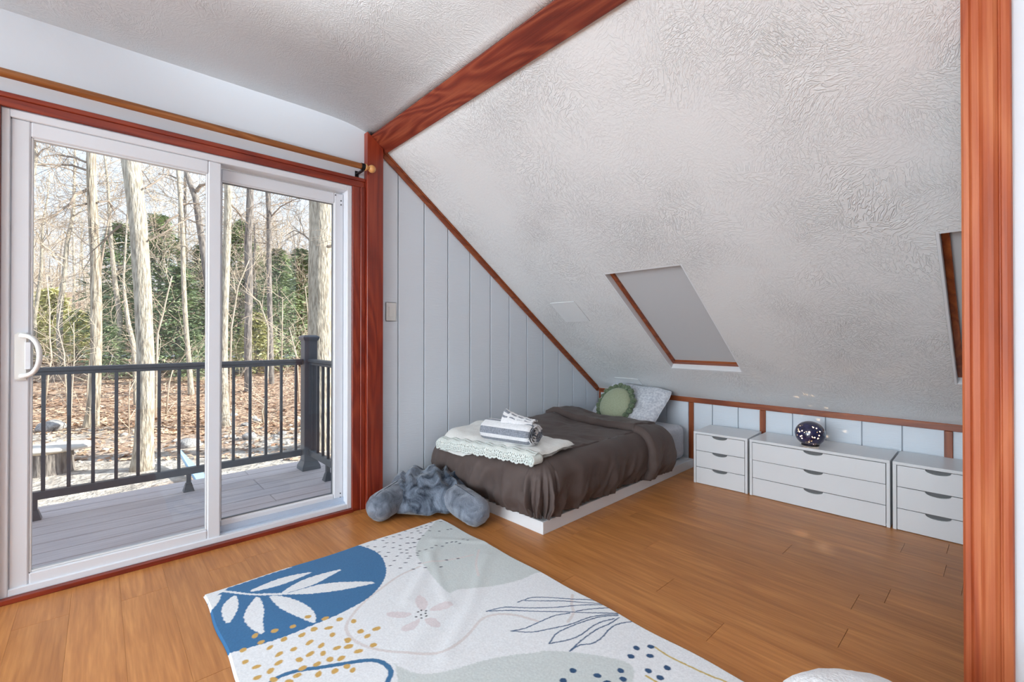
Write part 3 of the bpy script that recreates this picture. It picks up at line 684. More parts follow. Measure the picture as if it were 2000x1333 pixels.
# ------------------------------------------------------------------ plush backrest pillow lying face down by the bed
bp_ = thing('backrest_pillow', 'grey blue plush backrest pillow with two arms lying on the floor', 'pillow', (1.5, 2.45, 0))
Rv, Fv = R_[:2], _Fh[:2]
bc = np.array([1.545, 2.515])
def dome(n=110, m=46):
    P = []
    for i in range(n):
        t = 2 * PI * i / n; row = []
        for j in range(m):
            ph = (j / (m - 1)) * PI / 2 * 1.22 - .22 * PI / 2 - .02     # from below the equator to the top
            c_, s_ = math.cos(ph), math.sin(ph)
            q = (abs(math.cos(t)) ** 2.6 + abs(math.sin(t)) ** 2.6) ** (-1 / 2.6)
            u = .258 * q * math.cos(t) * c_ ** .8 if c_ > 0 else 0; v = .188 * q * math.sin(t) * (c_ ** .8 if c_ > 0 else 0)
            z = .058 + (.165 if s_ > 0 else .056) * (abs(s_) ** .85) * (1 if s_ > 0 else -1)
            # the far side is higher
            v2 = v + .06 * max(0, s_); z *= 1 + .12 * (v / .188)
            fo_ = sm(.25, .8, s_) * sm(-.9, .4, v / .188 + .5)
            g = .017 * math.sin(u * 58 + 5 * fbm((u * 5, v * 5, 2.)) + v * 22) * fo_ + .013 * fbm((u * 12, v * 12, z * 12), 4)
            z += g; cr = 1 + .05 * fbm((math.cos(t) * 3, math.sin(t) * 3, z * 14.))
            p = bc + Rv * u * cr + Fv * v2 * cr; row.append((p[0], p[1], max(.002, z)))
        P.append(row)
    mb = MB().grid(P, closed_u=True); mb.f.append(tuple(i * m for i in range(n))[::-1]); mb.f.append(tuple(i * m + m - 1 for i in range(n))); mb.m += [0, 0]
    return mb
dome().build('backrest_body', 'plush', bp_, smooth=True)
def arm(p0, p1, r0, r1, flat, seed):
    p0, p1 = np.array(p0), np.array(p1); ax = p1 - p0; L_ = np.linalg.norm(ax); ax = ax / L_; s = tri_norm(np.cross(ax, (0, 0, 1))); u = np.cross(s, ax)
    P = []; n, m = 48, 34
    for i in range(n):
        t = 2 * PI * i / n; row = []
        for j in range(m):
            q = j / (m - 1); r = r0 + (r1 - r0) * q; x = q * L_
            e = max(0, (x - (L_ - r1 * .95)) / (r1 * .95)); k = math.sqrt(max(0, 1 - e * e)); e0 = max(0, (.05 - x) / .05); k *= math.sqrt(max(0.02, 1 - e0 * e0 * .8))
            w = 1 + .05 * fbm((math.cos(t) * 3 + seed, math.sin(t) * 3, x * 16), 4) - .05 * math.exp(-((t - 1.2) / .05) ** 2)
            p = p0 + ax * x + s * r * k * w * math.cos(t) + u * r * flat * k * w * math.sin(t); row.append((p[0], p[1], max(.002, p[2])))
        P.append(row)
    mb = MB().grid(P, closed_u=True); mb.f.append(tuple(i * m for i in range(n))[::-1]); mb.m.append(0)
    return mb, [p0 + ax * q * L_ * .97 + u * ((r0 + (r1 - r0) * q) * flat * math.sqrt(max(.02, 1 - max(0, (q * L_ - (L_ - r1 * .95)) / (r1 * .95)) ** 2)) * 1.0) + s * .01 for q in np.linspace(.1, .96, 22)]
for a_ in (((1.455, 2.625, .105), (1.165, 2.485, .082), .088, .085, .95, 1.), ((1.640, 2.345, .100), (1.602, 2.005, .084), .092, .088, .95, 5.)):
    mb, sm_ = arm(*a_); ao = mb.build('arm', 'plush_arm', bp_, smooth=True)
    MB().tube(sm_, .0028, 5).build('seam', 'plush_seam', ao, smooth=True)

# ------------------------------------------------------------------ rug: real pile sheet with its flat woven print stored as colours
RUG = {
 'BLUE': [[(-0.03,-0.03),(0.664,-0.03),(0.703,0.104),(0.711,0.201),(0.686,0.297),(0.646,0.37),(0.595,0.424),(0.538,0.467),(0.486,0.495),(0.425,0.511),(0.354,0.525),(0.277,0.523),(0.192,0.52),(0.116,0.507),(0.055,0.491),(-0.03,0.473)]],
 'LEAF': [[(0.03,-0.011),(0.064,0.012),(0.109,0.074),(0.154,0.132),(0.207,0.176),(0.297,0.25),(0.293,0.263),(0.203,0.19),(0.151,0.147),(0.105,0.092),(0.061,0.03),(0.027,0.007)],[(0.078,0.009),(0.165,0.012),(0.259,0.01),(0.357,0.014),(0.327,0.002),(0.243,-0.012),(0.159,-0.007),(0.084,0.001)],[(0.131,0.103),(0.199,0.085),(0.294,0.079),(0.41,0.117),(0.366,0.13),(0.286,0.144),(0.207,0.133)],[(0.235,0.217),(0.285,0.184),(0.351,0.16),(0.434,0.162),(0.53,0.182),(0.452,0.208),(0.386,0.235),(0.312,0.235)],[(0.253,0.227),(0.331,0.239),(0.403,0.25),(0.495,0.305),(0.6,0.408),(0.494,0.374),(0.422,0.348),(0.333,0.299)],[(0.056,0.042),(0.041,0.091),(0.016,0.139),(-0.005,0.16),(-0.004,0.08),(0.025,0.051)],[(0.099,0.087),(0.096,0.176),(0.077,0.24),(0.037,0.305),(0.031,0.22),(0.038,0.153),(0.065,0.112)],[(0.163,0.157),(0.174,0.211),(0.165,0.297),(0.138,0.361),(0.118,0.461),(0.093,0.391),(0.088,0.299),(0.113,0.233),(0.14,0.193)],[(0.202,0.187),(0.256,0.249),(0.288,0.327),(0.301,0.41),(0.297,0.473),(0.278,0.524),(0.254,0.466),(0.218,0.351),(0.206,0.253)]],
 'ORANGE': [(0.271,0.458),(0.318,0.514),(0.21,0.478),(0.152,0.456),(0.092,0.436),(0.099,0.49),(0.166,0.53),(0.043,0.493),(0.117,0.541),(0.222,0.552),(0.266,0.55),(0.232,0.612),(0.311,0.58),(0.359,0.556),(0.397,0.602),(0.308,0.628),(0.392,0.677),(0.441,0.7),(0.397,0.718),(0.337,0.694),(0.258,0.658),(0.292,0.708),(0.324,0.728),(0.337,0.774),(0.389,0.778),(0.18,0.608),(0.135,0.599),(0.214,0.673),(0.247,0.701),(0.038,0.563),(0.063,0.613),(0.123,0.642),(0.178,0.675),(0.251,0.746),(0.28,0.768),(0.092,0.663),(0.053,0.668),(0.171,0.723),(0.212,0.738),(0.146,0.744),(0.196,0.787),(0.24,0.811),(0.284,0.847),(0.087,0.712),(0.118,0.755),(0.277,0.818)],
 'LOOP': [[(0.058,0.739),(0.078,0.719),(0.11,0.711),(0.16,0.726),(0.219,0.765),(0.281,0.802),(0.337,0.835),(0.367,0.868),(0.378,0.91),(0.373,0.946),(0.35,0.972),(0.318,1.003)]],
 'SAGE': [[(1.194,-0.022),(1.07,0.062),(0.958,0.138),(0.896,0.203),(0.837,0.316),(0.797,0.476),(0.773,0.668),(0.775,0.702),(0.814,0.685),(0.878,0.737),(1.063,0.822),(1.172,0.818),(1.216,0.873)],[(0.394,0.905),(0.421,0.975),(0.458,1.024),(0.532,1.061),(0.659,1.105),(0.805,1.204),(0.796,1.188),(0.878,1.263),(0.944,1.348),(0.988,1.421),(0.971,1.461),(0.913,1.484),(0.731,1.549),(0.273,1.236),(0.404,0.922)]],
 'DASH': [(0.762,0.011),(0.702,0.05),(0.726,0.083),(0.717,0.15),(0.725,0.214),(0.79,0.043),(0.82,0.023),(0.791,0.082),(0.853,0.038),(0.818,0.103),(0.761,0.115),(0.792,0.153),(0.752,0.185),(0.768,0.248),(0.737,0.28),(0.7,0.31),(0.888,0.038),(0.872,0.085),(0.831,0.153),(0.812,0.193),(0.802,0.23),(0.722,0.362),(0.939,0.012),(0.905,0.09),(0.871,0.151),(0.951,0.056),(0.921,0.114),(0.899,0.166),(0.875,0.155),(0.835,0.22),(0.821,0.251),(0.799,0.303),(0.817,0.289),(0.767,0.335),(0.76,0.412),(0.861,0.21),(0.883,0.214),(0.906,0.173),(1.004,0.026),(0.99,0.058),(0.987,0.089),(0.946,0.148),(0.938,0.151),(0.981,0.127),(1.032,0.028),(1.042,0.06),(1.063,0.032),(1.108,0.013),(1.072,0.059),(1.04,0.099),(0.878,0.272),(0.86,0.284),(0.849,0.306),(0.911,0.28),(0.94,0.288),(0.971,0.281),(0.993,0.307),(1.031,0.292),(1.055,0.304),(1.072,0.319),(1.077,0.344),(1.118,0.321),(1.127,0.347),(0.812,0.383),(0.803,0.443),(0.864,0.48),(0.921,0.441),(0.97,0.468),(1.144,0.164),(1.126,0.159),(1.078,0.142),(1.16,0.036)],
 'PETAL': [[(0.634,0.642),(0.678,0.607),(0.682,0.661),(0.664,0.705),(0.616,0.731)],[(0.512,0.625),(0.555,0.658),(0.594,0.71),(0.548,0.712),(0.508,0.665)],[(0.569,0.753),(0.596,0.755),(0.542,0.8),(0.5,0.781),(0.507,0.748)],[(0.595,0.766),(0.629,0.785),(0.629,0.838),(0.613,0.854),(0.585,0.819)],[(0.632,0.734),(0.698,0.724),(0.737,0.748),(0.734,0.78),(0.68,0.778)]],
 'SEED': [(0.609,0.713),(0.623,0.714),(0.634,0.73),(0.585,0.735),(0.606,0.738),(0.623,0.743),(0.595,0.757),(0.615,0.76)],
 'PINK': [[(0.795,0.412),(0.698,0.417),(0.625,0.437),(0.514,0.483),(0.437,0.534),(0.375,0.597),(0.354,0.648),(0.355,0.724),(0.382,0.798),(0.43,0.863),(0.49,0.924),(0.554,0.968),(0.624,0.969),(0.696,0.949),(0.766,0.921),(0.831,0.937),(0.883,0.99),(0.917,1.069)],[(1.151,1.051),(1.091,1.094),(1.055,1.131),(0.994,1.151)],[(0.807,0.391),(0.953,0.457),(1.046,0.489)],[(1.103,0.468),(1.013,0.562),(0.951,0.662)]],
 'NAVY': [[(0.941,0.928),(0.977,0.936),(1.006,0.944),(1.04,0.971),(1.076,1.01),(1.126,1.072),(1.175,1.126),(1.194,1.176)],[(0.972,0.942),(1.029,0.996),(1.086,1.051),(1.134,1.112),(1.19,1.179)],[(0.808,0.894),(0.845,0.905),(0.879,0.919),(0.903,0.939),(0.958,0.994),(1.035,1.061),(1.12,1.124),(1.185,1.182)],[(0.808,0.894),(0.849,0.923),(0.889,0.955),(0.954,1.019),(1.031,1.099),(1.097,1.174),(1.18,1.253)],[(1.069,1.132),(1.124,1.165),(1.192,1.215)],[(0.805,1.047),(0.85,1.068),(0.916,1.077),(0.988,1.091),(1.042,1.122)],[(0.805,1.047),(0.853,1.1),(0.92,1.134),(0.99,1.167),(1.074,1.192),(1.13,1.223),(1.175,1.256)],[(0.852,1.187),(0.912,1.166),(0.975,1.174),(1.041,1.193),(1.114,1.222),(1.169,1.261)],[(0.852,1.187),(0.917,1.218),(0.972,1.231),(1.038,1.232),(1.088,1.241),(1.141,1.263)],[(0.877,1.26),(0.954,1.251),(1.041,1.254),(1.1,1.268),(1.161,1.272)],[(0.877,1.26),(0.926,1.263),(0.967,1.287),(1.019,1.293),(1.076,1.286),(1.125,1.291),(1.186,1.321)]],
 'GOLD': [[(1.117,1.452),(1.107,1.513),(1.113,1.591),(1.123,1.645),(1.136,1.687),(1.143,1.767)],[(0.973,1.497),(0.972,1.525),(0.972,1.543),(0.962,1.596)]],
 'BLOT': [(1.067,1.409),(1.109,1.441),(1.017,1.417),(1.065,1.462),(0.998,1.492),(1.053,1.529),(0.997,1.533),(0.935,1.43),(0.908,1.457),(0.862,1.394),(0.819,1.33),(0.763,1.339),(0.86,1.434)],
}

def build_rug():
    W, Hh, st = 1.186, 1.83, .0026
    nu, nv = int(W / st), int(Hh / st); u = np.linspace(0, W, nu); v = np.linspace(0, Hh, nv); Ug, Vg = np.meshgrid(u, v, indexing='ij')
    white = np.array([.86, .87, .89]); col = np.ones((nu, nv, 3)) * white
    jit = .0018
    def wob(Aa, s): return np.sin(Ug * 210 + s) * np.cos(Vg * 190 + s * 2) * Aa + np.sin(Ug * 470 + 3 * s) * np.cos(Vg * 430) * Aa * .6
    def blend(mask, c): 
        mask = mask[..., None]; col[...] = col * (1 - mask) + np.array(c) * mask
    def smooth_poly(p, it=2):
        p = np.array(p)
        for _ in range(it):
            q = np.roll(p, -1, 0); a = .75 * p + .25 * q; b = .25 * p + .75 * q; p = np.stack([a, b], 1).reshape(-1, 2)
        return p
    def win(p, m):
        p = np.array(p); lo = p.min(0) - m; hi = p.max(0) + m
        i0, i1 = np.searchsorted(u, [lo[0], hi[0]]); j0, j1 = np.searchsorted(v, [lo[1], hi[1]]); return slice(i0, i1), slice(j0, j1)
    def segd(X, Y, a, b):
        d = b - a; L2 = d @ d + 1e-12; t = np.clip(((X - a[0]) * d[0] + (Y - a[1]) * d[1]) / L2, 0, 1); return np.hypot(X - a[0] - t * d[0], Y - a[1] - t * d[1])
    def poly(p, c, soft=.002, smt=1, alpha=1.0):
        p = smooth_poly(p, smt) if smt else np.array(p); w = win(p, .01); X, Y = Ug[w] + wob(jit, 1.)[w], Vg[w] + wob(jit, 2.)[w]
        if X.size == 0: return
        ins = np.zeros(X.shape, bool); dm = np.full(X.shape, 9.)
        for a, b in zip(p, np.roll(p, -1, 0)):
            cnd = (a[1] > Y) != (b[1] > Y); xx = (b[0] - a[0]) * (Y - a[1]) / (b[1] - a[1] + 1e-15) + a[0]; ins ^= cnd & (X < xx); dm = np.minimum(dm, segd(X, Y, a, b))
        sd = np.where(ins, dm, -dm); mk = np.zeros((nu, nv)); mk[w] = np.clip(sd / soft + .5, 0, 1) * alpha; blend(mk, c)
    def line(p, c, wd, alpha=1.0, soft=.002):
        p = np.array(p)
        # Catmull-Rom
        q = np.vstack([2 * p[0] - p[1], p, 2 * p[-1] - p[-2]]); pts = []
        for i in range(1, len(q) - 2):
            for t in np.linspace(0, 1, 6)[:-1]:
                pts.append(.5 * (2 * q[i] + (q[i + 1] - q[i - 1]) * t + (2 * q[i - 1] - 5 * q[i] + 4 * q[i + 1] - q[i + 2]) * t * t + (-q[i - 1] + 3 * q[i] - 3 * q[i + 1] + q[i + 2]) * t ** 3))
        pts.append(p[-1]); w = win(pts, .02); X, Y = Ug[w] + wob(.0008, 3.)[w], Vg[w] + wob(.0008, 4.)[w]
        if X.size == 0: return
        dm = np.full(X.shape, 9.)
        for a, b in zip(pts[:-1], pts[1:]): dm = np.minimum(dm, segd(X, Y, a, b))
        mk = np.zeros((nu, nv)); mk[w] = np.clip((wd / 2 - dm) / soft + .5, 0, 1) * alpha; blend(mk, c)
    def blob(c0, ra, rb, ang, c):
        w = win([c0], max(ra, rb) + .01); X, Y = Ug[w] - c0[0], Vg[w] - c0[1]
        if X.size == 0: return
        ca, sa = math.cos(ang), math.sin(ang); d = np.hypot((X * ca + Y * sa) / ra, (-X * sa + Y * ca) / rb) + wob(.10, 5.)[w] 
        mk = np.zeros((nu, nv)); mk[w] = np.clip((1 - d) * min(ra, rb) / .002 + .5, 0, 1); blend(mk, c)
    sage = (.63, .675, .66); blue = (.045, .17, .36); navy = (.06, .115, .22); orange = (.66, .40, .115); pink = (.76, .70, .70)
    for p in RUG['SAGE']: poly(p, sage, .006, 2, .85)
    for p in RUG['PINK']: line(p, (.74, .67, .655), .012, .8)
    for p in RUG['PETAL']: poly(p, (.77, .685, .70), .004, 2, .9)
    for p in RUG['BLUE']: poly(p, blue, .002, 1)
    for p in RUG['LEAF']: poly(p, white, .002, 1)
    for p in RUG['LOOP']: line(p, (.05, .17, .34), .017)
    r = random.Random(3)
    for p in RUG['ORANGE']: blob(p, .0135 * r.uniform(.85, 1.15), .0105 * r.uniform(.85, 1.15), r.uniform(0, 3), orange)
    for p in RUG['DASH']: blob(p, .0088, .0037, .55 + r.uniform(-.35, .35), (.035, .05, .075))
    for p in RUG['SEED']: blob(p, .005, .004, r.uniform(0, 3), (.06, .06, .07))
    for p in RUG['NAVY']: line(p, navy, .0052)
    for p in RUG['GOLD']: line(p, (.62, .45, .14), .007)
    for p in RUG['BLOT']: blob(p, .012, .0105, 1.0, (.03, .085, .19))
    z = .011 + .0012 * np.sin(Ug * 9 + 2 * np.sin(Vg * 4)) * np.cos(Vg * 6)
    def crease(a, b, h, wdt): 
        d = segd(Ug, Vg + .01 * np.sin(Ug * 14), np.array(a), np.array(b)); return h * np.exp(-(d / wdt) ** 2)
    z = z + crease((.62, .62), (1.0, .25), 0.0039, .03) + crease((.9, .32), (.72, .75), 0.0028, .022) + crease((1.0, .22), (1.19, .42), 0.0039, .025) + crease((.35, .95), (.8, .70), 0.0028, .04) + crease((.55, 1.0), (1.1, .55), 0.0033, .03)
    nz2 = np.random.RandomState(1).rand(nu, nv); z = z + (nz2 - .5) * .0005
    ed = np.minimum(np.minimum(Ug, W - Ug), np.minimum(Vg, Hh - Vg)); z = np.where(ed < .003, .002, z)
    co = np.stack([Ug + .0035 * np.sin(Vg * 17), -Vg - .003 * np.sin(Ug * 15), z], -1).reshape(-1, 3)
    idx = np.arange(nu * nv).reshape(nu, nv); q = np.stack([idx[:-1, :-1], idx[:-1, 1:], idx[1:, 1:], idx[1:, :-1]], -1).reshape(-1, 4)
    me = bpy.data.meshes.new('rug'); me.vertices.add(len(co)); me.vertices.foreach_set('co', co.ravel()); me.loops.add(q.size); me.loops.foreach_set('vertex_index', q.ravel().astype(np.int32))
    me.polygons.add(len(q)); me.polygons.foreach_set('loop_start', np.arange(0, q.size, 4, dtype=np.int32)); me.polygons.foreach_set('loop_total', np.full(len(q), 4, np.int32)); me.update(calc_edges=True)
    ca = me.color_attributes.new('print', 'FLOAT_COLOR', 'POINT'); c4 = np.concatenate([col.reshape(-1, 3), np.ones((nu * nv, 1))], 1); ca.data.foreach_set('color', c4.ravel())
    flip = me.polygons[0].normal.z < 0
    if flip: me.flip_normals()
    m = bpy.data.materials.new('rug_pile'); m.use_nodes = True; N = m.node_tree.nodes; L = m.node_tree.links; b = N['Principled BSDF']; b.inputs['Roughness'].default_value = .95; b.inputs['Specular IOR Level'].default_value = .1
    b.inputs['Sheen Weight'].default_value = .15
    at = N.new('ShaderNodeAttribute'); at.attribute_name = 'print'; tc = N.new('ShaderNodeTexCoord'); no = N.new('ShaderNodeTexNoise'); no.inputs['Scale'].default_value = 150; no.inputs['Detail'].default_value = 4
    L.new(tc.outputs['Object'], no.inputs['Vector']); mr = N.new('ShaderNodeMapRange'); mr.inputs['From Min'].default_value = .3; mr.inputs['From Max'].default_value = .7; mr.inputs['To Min'].default_value = .92; mr.inputs['To Max'].default_value = 1.06; L.new(no.outputs[0], mr.inputs[0])
    hs = N.new('ShaderNodeHueSaturation'); L.new(at.outputs['Color'], hs.inputs['Color']); L.new(mr.outputs[0], hs.inputs['Value']); L.new(hs.outputs[0], b.inputs['Base Color'])
    me.materials.append(m); me.polygons.foreach_set('use_smooth', [True] * len(me.polygons))
    o = bpy.data.objects.new('rug', me); COL.objects.link(o); o.location = (.326, 2.29, 0); tag(o, 'white and sage rug printed with blue leaves, orange dots and line drawn leaves', 'rug')
build_rug()

# ------------------------------------------------------------------ drawer units along the knee wall
def drawer_unit(p0, p1, label, depth=.335, Hh=.385, pw=.105, dev=0.0, skew=(0, 0, 0)):
    """p0 front-left and p1 front-right base corners seen from the room; local x along the front, local y into the unit"""
    p0 = np.array([*p0, 0.]); p1 = np.array([*p1, 0.]); ux = p1 - p0; Wd = np.linalg.norm(ux); ux /= Wd; uy = np.array([-ux[1], ux[0], 0.])
    fn = lambda p: p0 + ux * p[0] + uy * p[1] + np.array([0, 0, p[2]])
    u = thing('drawer_unit', label, 'drawers', fn((Wd / 2, depth / 2, 0)), 'white drawer units along the knee wall')
    t = .017
    for nm, b in (('side_panel', (0, 0, 0, t, depth, Hh - t)), ('side_panel', (Wd - t, 0, 0, Wd, depth, Hh - t)), ('top_panel', (0, 0, Hh - t, Wd, depth, Hh)), ('bottom_panel', (t, .02, .002, Wd - t, depth, .014)), ('back_panel', (t, depth - .008, .014, Wd - t, depth, Hh - t))):
        MB().box(*b).xf(fn).build(nm, 'drawer_white', u, bevel=.0012)
    g = .003; hd = (Hh - t - g) / 3
    for k in range(3):
        z0 = .004 + k * hd if k else .003; z1 = (k + 1) * hd - g + .003; x0, x1 = t + g, Wd - t - g; xc = (x0 + x1) / 2; yo = .001 + skew[k]
        dt = thing('drawer', None, None, u['_w']); dt.parent = u; dt.location = (0, 0, 0)
        arc = [(xc + pw / 2 * math.cos(a), z1 - .021 * math.sin(a) ** .9 if 0 < a < PI else z1) for a in np.linspace(0, PI, 15)]
        ring = [(x0, z0), (x1, z0), (x1, z1)] + arc + [(x0, z1)]
        MB().hexa([(x, yo, z) for x, z in ring], [(x, yo + .013, z) for x, z in ring]).xf(fn).build('drawer_front', 'drawer_white', dt, normals=True)
        MB().box(xc - pw / 2 - .02, yo + .015, z1 - .034, xc + pw / 2 + .02, yo + .022, z1 + .0015).xf(fn).build('pull_recess_shade', 'drawer_inner_shade', dt)  # dark plate standing in for the shade in the pull notch
        MB().box(x0 + .01, yo + .0135, z0 + .01, x1 - .01, depth - .03, z0 + .016).xf(fn).build('drawer_bottom', 'drawer_inner_shade', dt)
    MB().box(t, .028, .014, Wd - t, .034, Hh - t).xf(fn).build('inner_shadow_board', 'drawer_inner_shade', u)  # dark sheet added as the shade behind the drawer fronts
    return u
drawer_unit((3.312, 1.607), (3.338, 1.233), 'small white three drawer unit nearest the bed')
drawer_unit((3.338, 1.220), (3.354, .466), 'wide white three drawer unit with the star globe lamp on it', pw=.105, skew=(0, 0, -.004))
drawer_unit((3.355, .455), (3.362, .075), 'small white three drawer unit beside the wood casing')

# ------------------------------------------------------------------ star globe lamp: a shell with real holes lit from inside
gl = thing('globe_lamp', 'dark blue glass globe lamp with star holes lit from within', 'lamp', (3.45, .885, .385))
gc = np.array([3.45, .885, .385 + .076]); ra, rb = .087, .080
bm = bmesh.new(); bmesh.ops.create_icosphere(bm, subdivisions=7, radius=1.0)
r = random.Random(11); holes = []
for k in range(90):
    z_ = r.uniform(-.9, .95); a_ = r.uniform(0, 2 * PI); q = math.sqrt(1 - z_ * z_); holes.append((Vector((q * math.cos(a_), q * math.sin(a_), z_)), r.choice((.016, .020, .024, .028))))
tocam = Vector((EYE - gc).tolist()).normalized(); holes.append(((tocam + Vector((0, .05, .12))).normalized(), .05))
for d_, s_ in (((.25, .30), .05), ((.12, .31), .045), ((-.3, .1), .05), ((.34, -.05), .05), ((.3, -.2), .05), ((.05, -.35), .05), ((-.05, -.45), .055), ((-.33, -.15), .05), ((-.42, -.2), .05), ((-.35, -.3), .05), ((.15, -.15), .045), ((.4, .15), .05), ((-.45, .05), .05)):
    rt = tocam.cross(Vector((0, 0, 1))).normalized(); upv = rt.cross(tocam); holes.append(((tocam + rt * -d_[0] * 2.0 + upv * d_[1] * 2.0).normalized(), s_))
dele = []
for fc in bm.faces:
    c_ = fc.calc_center_median().normalized()
    if any((c_ - h_).length < s_ for h_, s_ in holes): dele.append(fc)
bmesh.ops.delete(bm, geom=dele, context='FACES')
for v in bm.verts:
    v.co = Vector((v.co.x * ra, v.co.y * ra, max(v.co.z * rb, -.074)))
me = bpy.data.meshes.new('globe_shell'); bm.to_mesh(me); bm.free()
mat('globe_glass', (.012, .014, .05, 1), (.03, .03, .10, 1), scale=30, rough=.08, spec=.6, coat=.6)
mat('globe_lining', (.75, .70, .66, 1), rough=.8)
me.materials.append(MATS['globe_glass']); me.materials.append(MATS['globe_lining']); me.polygons.foreach_set('use_smooth', [True] * len(me.polygons))
o = bpy.data.objects.new('globe_shell', me); COL.objects.link(o); o.parent = gl; o.location = Vector((gc - np.array(gl['_w'])).tolist())
s = o.modifiers.new('t', 'SOLIDIFY'); s.thickness = .002; s.offset = -1; s.material_offset = 1; s.use_rim = True
m = bpy.data.materials.new('bulb_glow'); m.use_nodes = True; N = m.node_tree.nodes; b = N['Principled BSDF']; b.inputs['Emission Color'].default_value = (1, .74, .50, 1); b.inputs['Emission Strength'].default_value = 9; MATS['bulb_glow'] = m
MB().lathe([(max(.0005, .016 * math.cos(t)), .016 * math.sin(t)) for t in np.linspace(-PI / 2, PI / 2, 12)], gc - np.array([0, 0, .01]), 16).build('bulb', 'bulb_glow', gl, smooth=True)
MB().lathe([(.05, 0), (.05, .006), (.02, .008), (.018, .045)], (gc[0], gc[1], .3855), 24).build('lamp_base', 'black_iron', gl, smooth=False)
pd = bpy.data.lights.new('globe_light', 'POINT'); pd.energy = 4.0; pd.color = (1, .66, .36); pd.shadow_soft_size = .004
po = bpy.data.objects.new('globe_light', pd); COL.objects.link(po); po.parent = gl; po.location = Vector((gc - np.array(gl['_w'])).tolist()) + Vector((0, 0, .022))

# ------------------------------------------------------------------ curtain rod, switch, vents
cr_ = thing('curtain_rod', 'long wooden curtain rod with ball end over the sliding door', 'curtain rod', (.3, 2.70, 2.155))
yr, zr = 2.70, 2.153
MB().lathe([(.0175, -.9), (.0175, 1.195)], (0, yr, zr), 20, 'x').build('rod', 'rod_wood', cr_, smooth=False)
MB().lathe([(.0175, 1.216), (.021, 1.218), (.0215, 1.224), (.017, 1.231), (.012, 1.236), (.0115, 1.242)], (0, yr, zr), 20, 'x').build('finial_collar', 'finial_wood', cr_, smooth=True)
MB().lathe([(max(.001, .0245 * math.cos(t)), 1.264 + .0245 * math.sin(t)) for t in np.linspace(-PI / 2, PI / 2, 18)], (0, yr, zr), 24, 'x').build('finial_ball', 'finial_wood', cr_, smooth=True)
bk = thing('rod_bracket', None, None, cr_['_w']); bk.parent = cr_; bk.location = (0, 0, 0)
MB().lathe([(.0205, 1.193), (.0205, 1.216)], (0, yr, zr), 20, 'x').box(1.196, yr, zr - .028, 1.212, YW - .002, zr - .020).build('cup', 'black_iron', bk)
MB().box(1.192, YW - .004, zr - .062, 1.216, YW, zr - .004).build('wall_plate', 'black_iron', bk, bevel=.001)

ls = thing('light_switch', 'white rocker light switch beside the red stained post', 'light switch', (1.441, YW - .004, 1.262))
MB().box(1.402, YW - .006, 1.200, 1.480, YW + .0, 1.326).build('plate', 'plastic_white', ls, bevel=.003, seg=2)
MB().box(1.4235, YW - .0085, 1.2285, 1.4585, YW - .004, 1.2965).build('rocker', 'plastic_white', ls, bevel=.002)

def vent(name, x0, x1, y0, y1, lab):
    t = thing(name, lab, 'vent cover', slp((x0 + x1) / 2, (y0 + y1) / 2, 0))
    MB().hexa([slp(x0, y0, 0), slp(x1, y0, 0), slp(x1, y1, 0), slp(x0, y1, 0)], [slp(x0, y0, -.006), slp(x1, y0, -.006), slp(x1, y1, -.006), slp(x0, y1, -.006)]).build('cover_plate', 'slope_paint', t, bevel=.002)
    return t
mat('slope_paint', (.79, .80, .81, 1), rough=.55, bump=.0004, bscale=60)
vent('access_cover', 2.667, 2.863, 2.228, 2.478, 'square white cover plate on the slope beside the skylight')
vent('access_cover', 3.527, 3.600, 2.215, 2.468, 'narrow white cover plate on the slope above the pillow')

# ------------------------------------------------------------------ white plush pouf in the near corner
pf = thing('pouf', 'white plush round pouf at the near edge of the floor', 'pouf', (1.02, .20, 0))
P = []
pc = np.array([1.126, .168]); PR, PH = .205, .372
for i in range(64):
    t = 2 * PI * i / 64; row = []
    for j in range(30):
        ph = -PI / 2 + PI * j / 29; c_, s_ = max(0, math.cos(ph)), math.sin(ph); rr = PR * c_ ** .55; z = PH / 2 + PH / 2 * (abs(s_) ** .75) * (1 if s_ > 0 else -1)
        w = 1 + .03 * fbm((math.cos(t) * 2, math.sin(t) * 2, z * 6)); row.append((pc[0] + rr * w * math.cos(t), pc[1] + rr * w * math.sin(t), max(.001, z + .012 * fbm((math.cos(t) * c_ * 2, math.sin(t) * c_ * 2, 3.)) * sm(.2, .8, s_))))
    P.append(row)
MB().grid(P, closed_u=True).build('pouf_body', 'pouf_plush', pf, smooth=True)
sp_ = [(pc[0] + PR * 1.005 * math.cos(t), pc[1] + PR * 1.005 * math.sin(t), PH * .5) for t in np.linspace(0, 2 * PI, 60)]
MB().tube(sp_, .005, 6, caps=False).build('piping', 'pouf_plush', pf, smooth=True)

